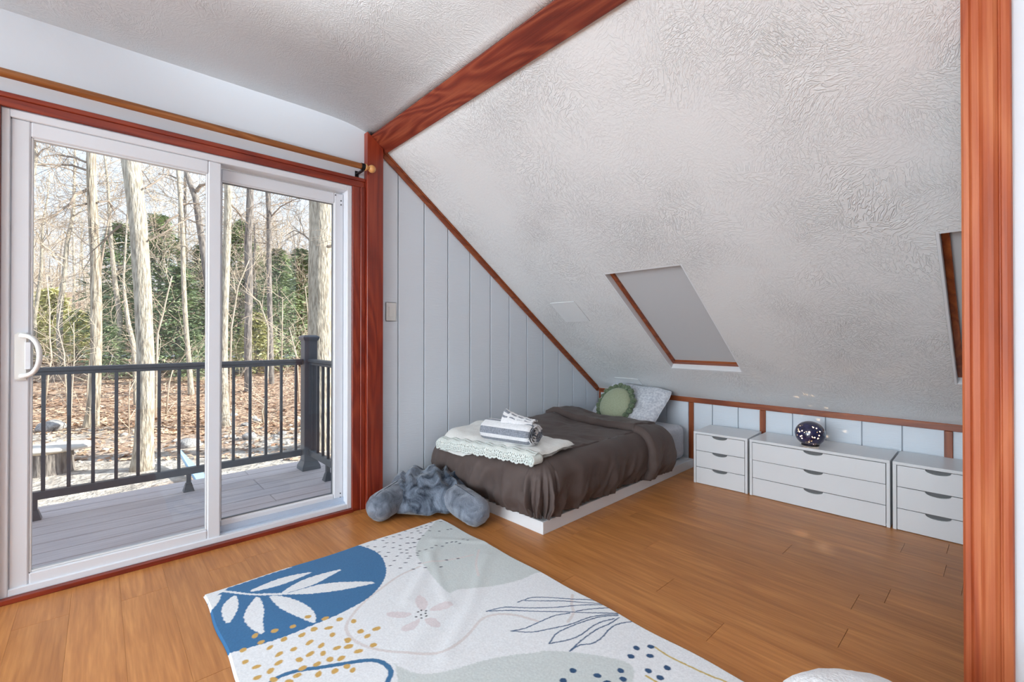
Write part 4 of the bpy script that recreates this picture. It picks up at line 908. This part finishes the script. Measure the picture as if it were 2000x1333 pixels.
# ------------------------------------------------------------------ deck and railing
mat('deck_composite', (.60, .53, .54, 1), (.72, .65, .66, 1), scale=1.0, stretch=(3, 60, 30), rough=.8, bump=.0012, bscale=1.0, bstretch=(4, 220, 60), spec=.3)
mat('rail_bronze', (.080, .090, .108, 1), (.098, .108, .128, 1), scale=20, rough=.42, spec=.5)
mat('post_bronze', (.12, .135, .165, 1), rough=.45, spec=.5)
ZD = -.03; YRAIL = 4.042; XPOST = 1.327
dk = struct('deck', 'weathered grey brown composite deck outside the sliding door', (0, 3.5, ZD))
y = 2.935
bd = .1555
while y < 4.20:
    x0 = -2.6
    for x1 in ((.9 if int(y * 31) % 2 else -.6), 1.50):
        MB().box(x0 + .002, y, ZD - .025, x1, y + bd - .008, ZD).build('deck_board', 'deck_composite', dk, bevel=.003); x0 = x1
    y += bd
MB().box(-2.6, 2.94, ZD - .26, 1.49, 2.98, ZD - .026).box(-2.6, 4.13, ZD - .26, 1.49, 4.17, ZD - .026).box(1.45, 2.98, ZD - .26, 1.49, 4.13, ZD - .026).build('deck_joist', 'deck_composite', dk)
def balustrade(label, along, c0, c1, fixed, bal, feet):
    def b(a0, a1, d, z0, z1, mb):
        return mb.box(a0, fixed - d, z0, a1, fixed + d, z1) if along == 'x' else mb.box(fixed - d, a0, z0, fixed + d, a1, z1)
    mid = (c0 + c1) / 2
    t = thing('deck_railing', label, 'railing', (mid, fixed, ZD) if along == 'x' else (fixed, mid, ZD))
    mb = MB(); b(c0, c1, .030, .880, .906, mb); b(c0, c1, .022, .858, .880, mb); mb.build('top_rail', 'rail_bronze', t, bevel=.004)
    mb = MB(); b(c0, c1, .022, .092, .142, mb); mb.build('bottom_rail', 'rail_bronze', t, bevel=.004)
    for q in bal: mb = MB(); b(q - .0095, q + .0095, .0095, .142, .858, mb); mb.build('baluster', 'rail_bronze', t, bevel=.001)
    for q in feet:
        mb = MB(); b(q - .014, q + .014, .014, ZD + .05, .092, mb); c = (q, fixed) if along == 'x' else (fixed, q)
        a = [(c[0] + sx * .033, c[1] + sy * .033, ZD) for sx, sy in ((-1, -1), (1, -1), (1, 1), (-1, 1))]; e = [(c[0] + sx * .017, c[1] + sy * .017, ZD + .06) for sx, sy in ((-1, -1), (1, -1), (1, 1), (-1, 1))]
        mb.hexa(a, e).build('rail_foot', 'rail_bronze', t)
    return t
balustrade('dark bronze deck railing running parallel to the sliding door', 'x', -2.3, 1.268, YRAIL, [1.2215 - .1137 * i for i in range(24)], (.484, -.294, -1.1))
balustrade('dark bronze deck railing returning to the house at the corner post', 'y', 2.96, 3.984, XPOST, [3.94 - .1137 * i for i in range(9)], (3.606,))
pt = thing('railing_post', 'dark square corner post of the deck railing with a flat cap', 'post', (XPOST, YRAIL, ZD))
MB().box(XPOST - .052, YRAIL - .052, ZD, XPOST + .052, YRAIL + .052, 1.07).build('shaft', 'post_bronze', pt, bevel=.003)
w = [.056, .066, .066, .045]; zz = [1.062, 1.082, 1.094, 1.108]
for nm, ws, zs_ in (('cap', w, zz), ('skirt', [.075, .072, .056, .054], [ZD, ZD + .03, ZD + .065, ZD + .075])):
    mb = MB()
    for k in range(3):
        A_ = [[(XPOST + sx * ws[q], YRAIL + sy * ws[q], zs_[q]) for sx, sy in ((-1, -1), (1, -1), (1, 1), (-1, 1))] for q in (k, k + 1)]; mb.hexa(*A_)
    mb.build(nm, 'post_bronze', pt)

# ------------------------------------------------------------------ ground
def dl(x, y): return x * _Fh[0] + y * _Fh[1], x * R_[0] + y * R_[1]
def xy(d, l): return np.array([_Fh[0] * d + R_[0] * l, _Fh[1] * d + R_[1] * l])
def gz(x, y):
    d, l = dl(x, y)
    z = -.60 + .36 * sm(9, 25, d) + .02 * fbm((x * .5, y * .5, 0)) + .006 * fbm((x * 3, y * 3, 2.))
    z += max(0, d - 31) * .085 + 5.0 * sm(36, 80, d)
    return z
gm = bpy.data.materials.new('woodland_ground'); gm.use_nodes = True; N = gm.node_tree.nodes; L = gm.node_tree.links; b = N['Principled BSDF']; b.inputs['Roughness'].default_value = .95; b.inputs['Specular IOR Level'].default_value = .1
at = N.new('ShaderNodeAttribute'); at.attribute_name = 'litter'; tc = N.new('ShaderNodeTexCoord')
def gno(s, det=6):
    n = N.new('ShaderNodeTexNoise'); n.inputs['Scale'].default_value = s; n.inputs['Detail'].default_value = det; L.new(tc.outputs['Object'], n.inputs['Vector']); return n
def gramp(n, a, c, p0=.35, p1=.65):
    r_ = N.new('ShaderNodeValToRGB'); r_.color_ramp.elements[0].position = p0; r_.color_ramp.elements[1].position = p1; r_.color_ramp.elements[0].color = a; r_.color_ramp.elements[1].color = c; L.new(n.outputs[0], r_.inputs[0]); return r_
g1 = gramp(gno(9), lin(150, 145, 140), lin(205, 198, 190)); g2 = gramp(gno(6), lin(132, 104, 88), lin(204, 178, 156))
mx = N.new('ShaderNodeMixRGB'); L.new(at.outputs['Fac'], mx.inputs[0]); L.new(g1.outputs[0], mx.inputs[1]); L.new(g2.outputs[0], mx.inputs[2]); L.new(mx.outputs[0], b.inputs['Base Color'])
bp = N.new('ShaderNodeBump'); bp.inputs['Distance'].default_value = .06; L.new(gno(14).outputs[0], bp.inputs['Height']); L.new(bp.outputs[0], b.inputs['Normal'])
MATS['woodland_ground'] = gm
ds = [2.5 + .22 * i for i in range(60)] + [15.9 + .7 * i for i in range(30)] + [37 + 2.5 * i for i in range(30)]
P = []; lit = []
for d in ds:
    row = []
    for q in np.linspace(-2.2, .9, 110):
        x, y = xy(d, q * d - 1.0)
        if y < 4.3 and -2.8 < x < 4.6: pass
        row.append((x, y, gz(x, y))); lit.append(sm(-.12, .12, (d - 7.4) * .12 + .35 * fbm((x * .6, y * .6, 5.))))
    P.append(row)
gb = MB().grid(P); go = gb.build('ground', 'woodland_ground', origin=(0, 0, 0), smooth=True); tag(go, 'woodland ground with gravel near the deck and brown leaf litter beyond', kind='structure')
if go.data.polygons[0].normal.z < 0: go.data.flip_normals()
a_ = go.data.attributes.new('litter', 'FLOAT', 'POINT'); a_.data.foreach_set('value', lit)
mat('asphalt', lin(96, 106, 126), lin(120, 130, 150), scale=8, rough=.9)
P = [[(*xy(d, l), gz(*xy(d, l)) + .10) for l in np.linspace(-90, 20, 90)] for d in (26.5, 27.5, 29, 30.5)]
o = MB().grid(P).build('road', 'asphalt', smooth=True); tag(o, 'blue grey asphalt road crossing behind the near trees', kind='structure')
if o.data.polygons[0].normal.z < 0: o.data.flip_normals()
# fallen leaves
mat('dry_leaf', lin(140, 108, 86), lin(216, 190, 166), scale=.9, rough=.9)
mb = MB(); r = random.Random(21)
for _ in range(16000):
    d = 6.2 + 17 * r.random() ** 1.5; l = d * r.uniform(-1.12, -.35)
    if d < 7.8 and r.random() < .75: continue
    x, y = xy(d, l)
    if y < 4.6: continue
    s = r.uniform(.025, .055) * (1 + d * .03); a = r.uniform(0, 6.3); t1, t2 = r.uniform(-.5, .5), r.uniform(-.5, .5); z = gz(x, y) + .012
    c_, n_ = math.cos(a), math.sin(a)
    mb.add([(x + s * c_, y + s * n_, z + s * t1), (x - .5 * s * n_, y + .5 * s * c_, z + s * .25), (x - s * c_, y - s * n_, z - s * t1 * .3), (x + .5 * s * n_, y - .5 * s * c_, z + s * t2 * .5)], [(0, 1, 2, 3)])
o = mb.build('fallen_leaves', 'dry_leaf'); tag(o, 'dry brown fallen leaves strewn over the woodland floor', 'leaves', kind='stuff')

# ------------------------------------------------------------------ trees
bark('bark_pale', (.30, .265, .22, 1), (.56, .515, .445, 1), (.46, .42, .355, 1), 46, 8, .03)
bark('bark_shag', (.22, .18, .14, 1), (.56, .505, .42, 1), (.45, .40, .325, 1), 30, 3.0, .05)
bark('bark_dark', (.13, .12, .12, 1), (.30, .275, .26, 1), (.21, .195, .185, 1), 26, 5, .02)
mat('twig', (.20, .165, .14, 1), (.36, .30, .25, 1), scale=6, rough=.95, spec=.1)
mat('twig_tan', (.42, .35, .28, 1), (.60, .51, .42, 1), scale=3, rough=.95, spec=.1)
def grow(mb, p, d, L_, r0, depth, rg, n=3, droop=0.0, bend=.35, kids=(3, 5), minr=.003):
    """a bent limb with side limbs, all as tapering tubes"""
    k = max(3, int(L_ / (.35 if depth > 1 else .22))); k = min(k, 9); pts = [p]; dr = d
    for i in range(k):
        dr = tri_norm(dr + np.array([rg.gauss(0, bend), rg.gauss(0, bend), rg.gauss(0, bend) - droop]) * .5); p = p + dr * L_ / k; pts.append(p)
    r1 = max(minr, r0 * .35); mb.tube(pts, [r0 + (r1 - r0) * i / k for i in range(k + 1)], n, caps=False)
    if depth <= 0: return
    for _ in range(rg.randint(*kids)):
        t = rg.uniform(.25, 1.0); i = min(k - 1, int(t * k)); q = pts[i] + (pts[i + 1] - pts[i]) * (t * k - i)
        ax = tri_norm(pts[i + 1] - pts[i]); s = tri_norm(np.cross(ax, np.array([rg.gauss(0, 1), rg.gauss(0, 1), rg.gauss(0, 1)])))
        grow(mb, q, tri_norm(ax * rg.uniform(.4, 1.0) + s * rg.uniform(.5, 1.0) + np.array([0, 0, .15])), L_ * rg.uniform(.4, .68), max(minr, (r0 + (r1 - r0) * t) * .6), depth - 1, rg, 3, droop, bend, kids, minr)
def near_tree(label, bm_, d, path, wpx, branches=(), flare=0.0, seed=1, top=1.6, twm='twig', sub=12, limbs=0):
    """trunk measured from the photo: path of (px, py) down to the base at distance d"""
    rg = random.Random(seed)
    pts = [at_d(x, y, d) for x, y in path]
    base = pts[-1].copy(); base[2] = min(base[2], gz(base[0], base[1])) - .05; pts[-1] = base
    up = pts[0] + (pts[0] - pts[1]) / np.linalg.norm(pts[0] - pts[1]) * top; up2 = up + np.array([.1, .1, 2.2])
    pts = [up2, up] + pts
    wpx = [w_ / math.sqrt(1 + ((path[len(path) // 2][0] - 1000) / f) ** 2) for w_ in wpx]
    r = [wpx[0] * d / f / 2 * .75, wpx[0] * d / f / 2 * .92] + list(np.interp(np.linspace(0, 1, len(path)), np.linspace(0, 1, len(wpx)), [w_ * d / f / 2 for w_ in wpx]))
    # resample
    P_, rr = [], []
    for i in range(len(pts) - 1):
        for t in np.linspace(0, 1, 7)[:-1]: P_.append(pts[i] * (1 - t) + pts[i + 1] * t); rr.append(r[i] * (1 - t) + r[i + 1] * t)
    P_.append(pts[-1]); rr.append(r[-1])
    for _ in range(3):
        for i in range(1, len(P_) - 1): P_[i] = (P_[i - 1] + 2 * P_[i] + P_[i + 1]) / 4
    for i in range(len(P_)):
        h = np.linalg.norm(P_[i] - P_[-1]); rr[i] *= 1 + flare * math.exp(-h / .28)
    t = thing('bare_tree', label, 'tree', base)
    mb = MB(); mb.tube(P_, rr, 18)
    q = []
    for i, v in enumerate(mb.v):
        c = P_[i // 18]; dv_ = np.array(v) - c; k = 1 + .06 * fbm((v[0] * 7, v[1] * 7, v[2] * 2.2 + seed), 4) + .10 * math.sin(math.atan2(dv_[1], dv_[0]) * 5 + seed) * math.exp(-max(0, v[2] - base[2]) / .22) * (1 if flare else 0)
        q.append(tuple(c + dv_ * k))
    mb.v = q; mb.build('trunk', bm_, t, smooth=True)
    for br in branches:
        pp = [at_d(x, y, d * dd) for x, y, dd in br[1]]; mb = MB(); k = len(pp)
        mb.tube(pp, [br[0] * d / f / 2 * (1 - .75 * i / (k - 1)) for i in range(k)], 6)
        for i in range(1, k):
            for _ in range(br[2]):
                ax = tri_norm(pp[i] - pp[i - 1]); grow(mb, pp[i - 1] + (pp[i] - pp[i - 1]) * rg.random(), tri_norm(ax + np.array([rg.gauss(0, .6), rg.gauss(0, .6), rg.gauss(0, .6)])), rg.uniform(.4, .9), .006, 2, rg, 3, kids=(2, 4), minr=.0022)
        mb.build('branch', twm, t)
    for k in range(limbs):
        z_ = rg.uniform(.2, .95); i = int((1 - z_) * (len(P_) - 1) * .75); a = rg.uniform(0, 6.3); mb = MB()
        grow(mb, P_[i], tri_norm(np.array([math.cos(a), math.sin(a), .35])), rg.uniform(1.2, 2.4), .022, 3, rg, 4, kids=(3, 4), minr=.003); mb.build('branch', twm, t)
    return t
near_tree('thick pale bare tree close behind the deck railing, leaning a little', 'bark_pale', 5.76,
          [(252, 290), (262, 370), (271, 450), (277, 540), (281, 620), (285, 700), (284, 800), (277, 918)], [39, 38, 36, 36, 38],
          [(5, [(236, 440, 1.0), (215, 458, 1.02), (195, 478, 1.05), (170, 500, 1.1)], 2), (4, [(292, 470, 1.0), (320, 455, 1.02), (345, 440, 1.05), (380, 420, 1.1)], 2), (4, [(284, 368, 1.), (310, 352, 1.03), (330, 340, 1.06)], 2)], flare=.35, seed=3)
near_tree('shaggy barked bare tree behind the deck railing, roots flaring at its foot', 'bark_shag', 8.45,
          [(178, 285), (179, 360), (182, 430), (187, 520), (188, 600), (188, 700), (184, 780), (176, 838)], [20, 21, 23, 24, 24],
          [(5, [(170, 318, 1.), (145, 308, 1.), (110, 302, .98), (85, 306, .97)], 3), (5, [(170, 333, 1.), (140, 323, 1.), (115, 322, .98), (108, 328, .97), (75, 322, .95)], 3), (7, [(170, 372, 1.), (147, 380, .98), (138, 398, .96), (110, 418, .93), (66, 436, .9)], 3), (4, [(172, 398, 1.), (150, 402, .99), (130, 408, .97)], 3), (4, [(192, 395, 1.), (212, 393, 1.02), (222, 412, 1.05), (240, 400, 1.08)], 3), (5, [(190, 560, 1.), (212, 430, 1.05), (220, 408, 1.08)], 2)], flare=.75, seed=8)
near_tree('thickest bare tree, rising behind the corner post of the deck', 'bark_pale', 6.9,
          [(627, 360), (627, 470), (625, 540), (625, 640), (626, 760), (628, 885)], [46, 46, 47, 49, 54], [(6, [(640, 482, .97), (655, 480, .93), (672, 472, .9)], 1), (4, [(606, 470, 1.), (592, 458, 1.), (575, 450, 1.02), (556, 462, 1.02)], 2)], flare=.3, seed=12)
near_tree('slim pale bare tree right of the door stile, leaning slightly', 'bark_pale', 8.5,
          [(446, 340), (446, 400), (443, 480), (440, 560), (437, 640), (436, 740), (438, 835)], [16, 16, 16, 17, 20], [(4, [(452, 400, 1.), (470, 420, 1.02), (478, 440, 1.04)], 2)], flare=.4, seed=15, limbs=2)
near_tree('dark trunked bare tree second from the door stile', 'bark_dark', 13.3, [(489, 340), (488, 420), (484, 480), (487, 560), (484, 660), (485, 775)], [14, 15, 16, 15, 16], [], seed=18, limbs=5)
near_tree('dark slender bare tree left of the conifers by the corner post', 'bark_dark', 15, [(522, 350), (526, 430), (525, 500), (527, 600), (529, 690), (531, 760)], [10, 11, 10, 11, 11], [(3, [(528, 425, 1.), (548, 404, 1.), (575, 390, 1.), (594, 386, 1.)], 2)], seed=22, limbs=5)
near_tree('thin pale bare tree between the thick tree and the door stile', 'bark_pale', 12.7, [(347, 315), (352, 390), (357, 450), (358, 540), (363, 640), (369, 700), (374, 778)], [9, 9, 10, 10, 11], [(5, [(352, 418, 1.), (330, 430, .98), (318, 444, .97), (292, 455, .95)], 3), (4, [(348, 350, 1.), (330, 342, 1.), (305, 340, 1.)], 3)], flare=.5, seed=26, limbs=3)
near_tree('forked bare tree half hidden behind the door stile', 'bark_dark', 13.5, [(362, 330), (372, 362), (383, 390), (388, 430), (396, 480), (406, 560), (412, 660), (414, 765)], [9, 12, 14, 14, 15], [(8, [(383, 375, 1.), (392, 362, 1.), (402, 360, 1.), (418, 352, 1.)], 2)], seed=31, limbs=4)
near_tree('broken leaning snag beside the thick pale tree', 'bark_pale', 11.0, [(241, 552), (245, 590), (250, 630), (259, 665), (264, 705), (266, 780)], [5, 9, 10, 11, 11], [], seed=35, top=.02)
near_tree('forked pale bare tree at the outer edge of the glass', 'bark_pale', 10, [(62, 262), (71, 305), (66, 330), (52, 420), (46, 560), (44, 800)], [6, 10, 11, 13, 14], [(4, [(72, 305, 1.), (84, 292, 1.), (98, 288, 1.), (101, 275, 1.)], 2)], seed=38, limbs=4)
# fine upright saplings
def sapling(label, d, path, w, seed, m='twig_tan'):
    rg = random.Random(seed); pts = [at_d(x, y, d) for x, y in path]; pts[-1][2] = gz(pts[-1][0], pts[-1][1]) - .03
    t = thing('sapling', label, 'sapling', pts[-1], 'thin saplings between the trees'); mb = MB(); n = len(pts)
    mb.tube(pts, [w * d / f / 2 * (.45 + .55 * i / (n - 1)) for i in range(n)], 6); mb.build('stem', m, t, smooth=True); mb = MB()
    for i in range(n - 1):
        for _ in range(3):
            q = pts[i] + (pts[i + 1] - pts[i]) * rg.random(); a = rg.uniform(0, 6.3); grow(mb, q, tri_norm(np.array([math.cos(a), math.sin(a), .9])), rg.uniform(.5, 1.3), .006, 2, rg, 3, kids=(2, 3), minr=.0025)
    mb.build('twigs', m, t); return t
SAPS = ['thin tan sapling forking up just right of the thick pale trunk',
        'thin dark sapling rising past the door handle',
        'thin tan sapling between the handle and the shaggy tree',
        'straight thin sapling left of the shaggy tree',
        'short thin sapling leaning on the shaggy tree',
        'crooked pale sapling crossing the dark trunked tree',
        'arching tan sapling left of the dark slender tree',
        'thin upright sapling between the dark slender tree and the corner post',
        'short sapling in front of the thick pale tree',
        'short leaning sapling in the litter left of the door stile',
        'low curved sapling among the rubble under the dark slender tree',
        'thin far sapling just left of the corner post',
        'thin sapling right behind the corner post']
for k, (d, path, w) in enumerate([(9.5, [(336, 540), (327, 575), (318, 615), (308, 650), (306, 720), (303, 790)], 5), (11, [(91, 540), (97, 600), (97, 660), (101, 700), (94, 735), (88, 765)], 4), (10, [(122, 575), (113, 640), (125, 690), (132, 770)], 3),
        (8.2, [(144, 630), (145, 700), (141, 760), (137, 800)], 3), (9, [(177, 690), (172, 740), (168, 800)], 3), (10.5, [(488, 505), (465, 560), (452, 640), (447, 770)], 4), (9.2, [(470, 565), (507, 590), (524, 640), (523, 720), (515, 780)], 4), (9.4, [(552, 580), (551, 660), (548, 760)], 3),
        (7.8, [(254, 745), (252, 780), (252, 828)], 3), (9.8, [(339, 718), (330, 750), (324, 785)], 4), (8.8, [(517, 785), (512, 805), (515, 832)], 4), (11.5, [(565, 640), (580, 700), (584, 770)], 4), (9.1, [(596, 560), (602, 620), (600, 770)], 3)]):
    sapling(SAPS[k], d, path, w, 50 + k)

# distant bare woods: five built, the rest copied
protos = []
for k in range(5):
    rg = random.Random(100 + k); H_ = rg.uniform(6, 9.5); t = thing('bare_tree', 'thin bare tree far back in the pale winter woods', 'tree', (0, 0, 0), 'bare trees far back in the woods')
    tp = [np.array([0, 0, -.3])]; 
    for i in range(8): tp.append(tp[-1] + np.array([rg.gauss(0, .10), rg.gauss(0, .10), (H_ + .3) / 8]))
    r0 = rg.uniform(.10, .17); MB().tube(tp, [r0 * (1 - .8 * i / 8) for i in range(9)], 7).build('trunk', 'bark_pale' if k % 2 else 'bark_dark', t, smooth=True)
    mb = MB()
    for _ in range(13):
        i = rg.randint(2, 7); a = rg.uniform(0, 6.3); grow(mb, tp[i] + (tp[i + 1] - tp[i]) * rg.random(), tri_norm(np.array([math.cos(a), math.sin(a), rg.uniform(.3, 1.1)])), rg.uniform(1.6, 3.2), .035 * (1 - i / 12), 3, rg, 3, kids=(3, 4), minr=.006)
    mb.build('branches', 'twig_tan', t); protos.append(t)
rg = random.Random(77); used = set(); cnt = 0
while cnt < 64:
    d = rg.uniform(17, 58); q = rg.uniform(-1.12, -.30)
    if 25 < d < 32: continue
    x, y = xy(d, q * d); k = cnt % 5
    t = protos[k] if k not in used else copy_tree(protos[k]); used.add(k)
    t.location = (x, y, gz(x, y)); t.rotation_euler = (0, 0, rg.uniform(0, 6.3)); s = rg.uniform(.8, 1.25); t.scale = (s, s, s); cnt += 1

# evergreens beyond the road and among the near trees
mat('needles', lin(92, 108, 84, 1.3), lin(150, 166, 126, 1.4), scale=1.4, rough=.85, spec=.2, c3=lin(118, 134, 104, 1.35))
mat('needles_olive', lin(150, 150, 100, 1.3), lin(200, 198, 150, 1.3), scale=1.4, rough=.85, spec=.2)
def conifer(k, H_, W_, m, dens):
    rg = random.Random(300 + k); t = thing('evergreen_tree', 'x', 'tree', (0, 0, 0)); MB().tube([(0, 0, -.3), (0.02, 0, H_ * .5), (0, 0, H_ * .97)], [.10, .07, .015], 7).build('trunk', 'bark_dark', t, smooth=True)
    mb = MB()
    for _ in range(dens):
        u = rg.random() ** .8; z = H_ * (.06 + .92 * u); R0 = W_ * (1 - u) ** .75 * rg.uniform(.55, 1.1) + .12; a = rg.uniform(0, 6.3); dr = np.array([math.cos(a), math.sin(a), 0.])
        tip = dr * R0 + np.array([0, 0, z - .18 * R0]); n = rg.randint(5, 8)
        for j in range(n):
            s = rg.uniform(.25, 1.0); c = dr * R0 * s + np.array([rg.gauss(0, .10), rg.gauss(0, .10), z - .18 * R0 * s * s + rg.gauss(0, .05)]); l = rg.uniform(.12, .26); w = rg.uniform(.025, .05)
            b_ = rg.uniform(-1.1, 1.1); e = np.array([math.cos(a + b_), math.sin(a + b_), rg.uniform(-.5, .35)]); sd = np.array([-e[1], e[0], rg.uniform(-.6, .6)]) * w
            mb.add([c - e * l * .4, c + sd, c + e * l, c - sd], [(0, 1, 2, 3)])
    fo = mb.build('foliage', m, t); return t
cp = [conifer(0, 6.5, 2.3, 'needles', 900), conifer(1, 5.0, 2.0, 'needles', 800), conifer(2, 3.4, 1.9, 'needles_olive', 620)]
spots = [(0, 20, 232, 1.0, 'dark evergreen tree behind the leaning snag'), (0, 19, 312, 1.02, 'tall dark evergreen tree beside the thick pale tree'), (1, 17.5, 350, .85, 'dark evergreen tree behind the thin pale tree'), (0, 22, 395, .9, 'dark evergreen tree half hidden behind the door stile'),
         (0, 23, 470, 1.12, 'tall evergreen tree behind the dark trunked tree'), (0, 19, 545, .80, 'broad evergreen tree left of the corner post'), (1, 21, 588, 1.1, 'evergreen tree next to the thickest trunk'), (2, 24, 100, 1.15, 'olive green evergreen by the door handle'), (2, 23, 150, .8, 'small olive evergreen left of the shaggy tree'),
         (1, 34, 205, 1.0, 'distant evergreen right of the shaggy tree'), (2, 36, 70, 1.3, 'distant olive evergreen at the outer edge of the glass'), (1, 16, 215, .42, 'low dark evergreen bush beside the shaggy tree'), (1, 15.5, 375, .40, 'low evergreen bush left of the door stile'), (0, 38, 520, 1.2, 'distant evergreen behind the dark slender tree'), (2, 18, 500, .72, 'pale evergreen bush under the dark slender tree'), (1, 33, 640, 1.5, 'tall evergreen far behind the thickest trunk')]
used = set()
for k, d, px, s, lab in spots:
    q = (px - 1000) / f; x, y = xy(d, q * d); t = cp[k] if k not in used else copy_tree(cp[k]); used.add(k); t['label'] = lab
    t.location = (x, y, gz(x, y)); t.rotation_euler = (0, 0, px * .37); t.scale = (s, s, s)

# ------------------------------------------------------------------ stump, rocks, blue board
mat('cut_wood', lin(206, 186, 160), lin(236, 220, 196), scale=4, rough=.8)
sx = oz(97, 925, -.6); S0 = np.array([sx[0], sx[1]]); zg = gz(*S0)
tst = thing('tree_stump', 'sawn tree stump with grooved bark beside the gravel', 'stump', (S0[0], S0[1], zg))
mb = MB(); n = 60; rows = []
for h_, k in ((0, 1.12), (.05, 1.04), (.15, 1.0), (.28, .99)):
    rows.append([(S0[0] + (.20 + .018 * abs(math.sin(i * .5 * 9)) + .02 * fbm((math.cos(i * .105) * 2, math.sin(i * .105) * 2, 3.))) * k * math.cos(2 * PI * i / n), S0[1] + (.20 + .018 * abs(math.sin(i * .5 * 9))) * k * math.sin(2 * PI * i / n), zg - .02 + h_) for i in range(n + 1)])
mb.grid(rows).build('bark', 'bark_dark', tst, smooth=True)
MB().lathe([(.205, 0), (.205, .018), (.19, .024)], (S0[0], S0[1], zg + .255), 36).build('cut_face', 'cut_wood', tst)
pk = oz(92, 877, -.30); tp_ = thing('stone_slab', 'flat pale stone slab lying over the sawn stump', 'stone', (S0[0], S0[1], zg + .28))
bm = bmesh.new(); bmesh.ops.create_icosphere(bm, subdivisions=4, radius=1)
vs_ = [(S0[0] + v.co.x * .40 * (1 + .2 * mnoise.noise(v.co * 1.5)) + .05, S0[1] + v.co.y * .25, zg + .305 + max(-.024, min(.026, v.co.z * .06)) + .008 * mnoise.noise(v.co * 3)) for v in bm.verts]; fs = [tuple(v.index for v in q.verts) for q in bm.faces]; bm.free()
mat('stone_pale', lin(190, 186, 182), lin(232, 228, 222), scale=5, rough=.9, bump=.01, bscale=12)
mat('stone_grey', lin(128, 130, 134), lin(176, 176, 178), scale=5, rough=.9, bump=.012, bscale=10)
MB().add(vs_, fs).build('slab_body', 'stone_pale', tp_, smooth=True)
rocks = []
for k in range(4):
    bm = bmesh.new(); bmesh.ops.create_icosphere(bm, subdivisions=3, radius=1)
    for v in bm.verts: v.co *= 1 + .35 * mnoise.noise(v.co * 1.3 + Vector((k * 7, 0, 0))); v.co.z *= .62
    me = bpy.data.meshes.new('stone'); bm.to_mesh(me); bm.free(); me.materials.append(MATS['stone_pale' if k % 2 else 'stone_grey']); me.polygons.foreach_set('use_smooth', [k > 1] * len(me.polygons)); rocks.append(me)
def rock(k, px, py, wpx, label, group=None):
    p = oz(px, py, -.58); d, _ = dl(p[0], p[1]); s = wpx * d / f / 2; o = bpy.data.objects.new('stone', rocks[k]); COL.objects.link(o); o.location = (p[0], p[1], gz(p[0], p[1]) + s * .35); o.scale = (s, s, s); o.rotation_euler = (0, 0, px); tag(o, label, 'stone', group); return o
rock(2, 368, 870, 36, 'rounded grey boulder left of the door stile'); rock(2, 488, 856, 26, 'low grey boulder right of the door stile')
rock(2, 100, 840, 44, 'grey boulder behind the tree stump'); rock(0, 470, 738, 22, 'dark grey rock near the dark trunked tree')
rg = random.Random(5)
for k in range(46):
    px, py, w_ = rg.uniform(436, 600), rg.uniform(812, 868), rg.uniform(6, 15)
    if k > 30: px, py, w_ = rg.uniform(66, 400), rg.uniform(840, 900), rg.uniform(5, 12)
    rock(rg.choice((0, 1, 1, 3)), px, py, w_, 'small broken stone in the rubble beyond the railing', 'small stones in the rubble beyond the railing')
mat('blue_plastic', lin(150, 196, 236), rough=.45)
pA, pB = oz(352, 884, -.45), oz(412, 956, -.60)
dv2 = tri_norm(pB - pA); sv = tri_norm(np.cross(dv2, (0, 0, 1)))
MB().hexa([pA - sv * .01, pA + sv * .03, pB + sv * .10, pB - sv * .05], [pA - sv * .01 + np.array([0, 0, .03]), pA + sv * .03 + np.array([0, 0, .05]), pB + sv * .10 + np.array([0, 0, .05]), pB - sv * .05 + np.array([0, 0, .03])]).build('board', 'blue_plastic', bevel=.006)
o = bpy.data.objects['board']; o.name = 'paddle_board'; tag(o, 'pale blue plastic board propped on the ground behind the railing', 'board')

for o in bpy.data.objects:
    if '_w' in o: del o['_w']
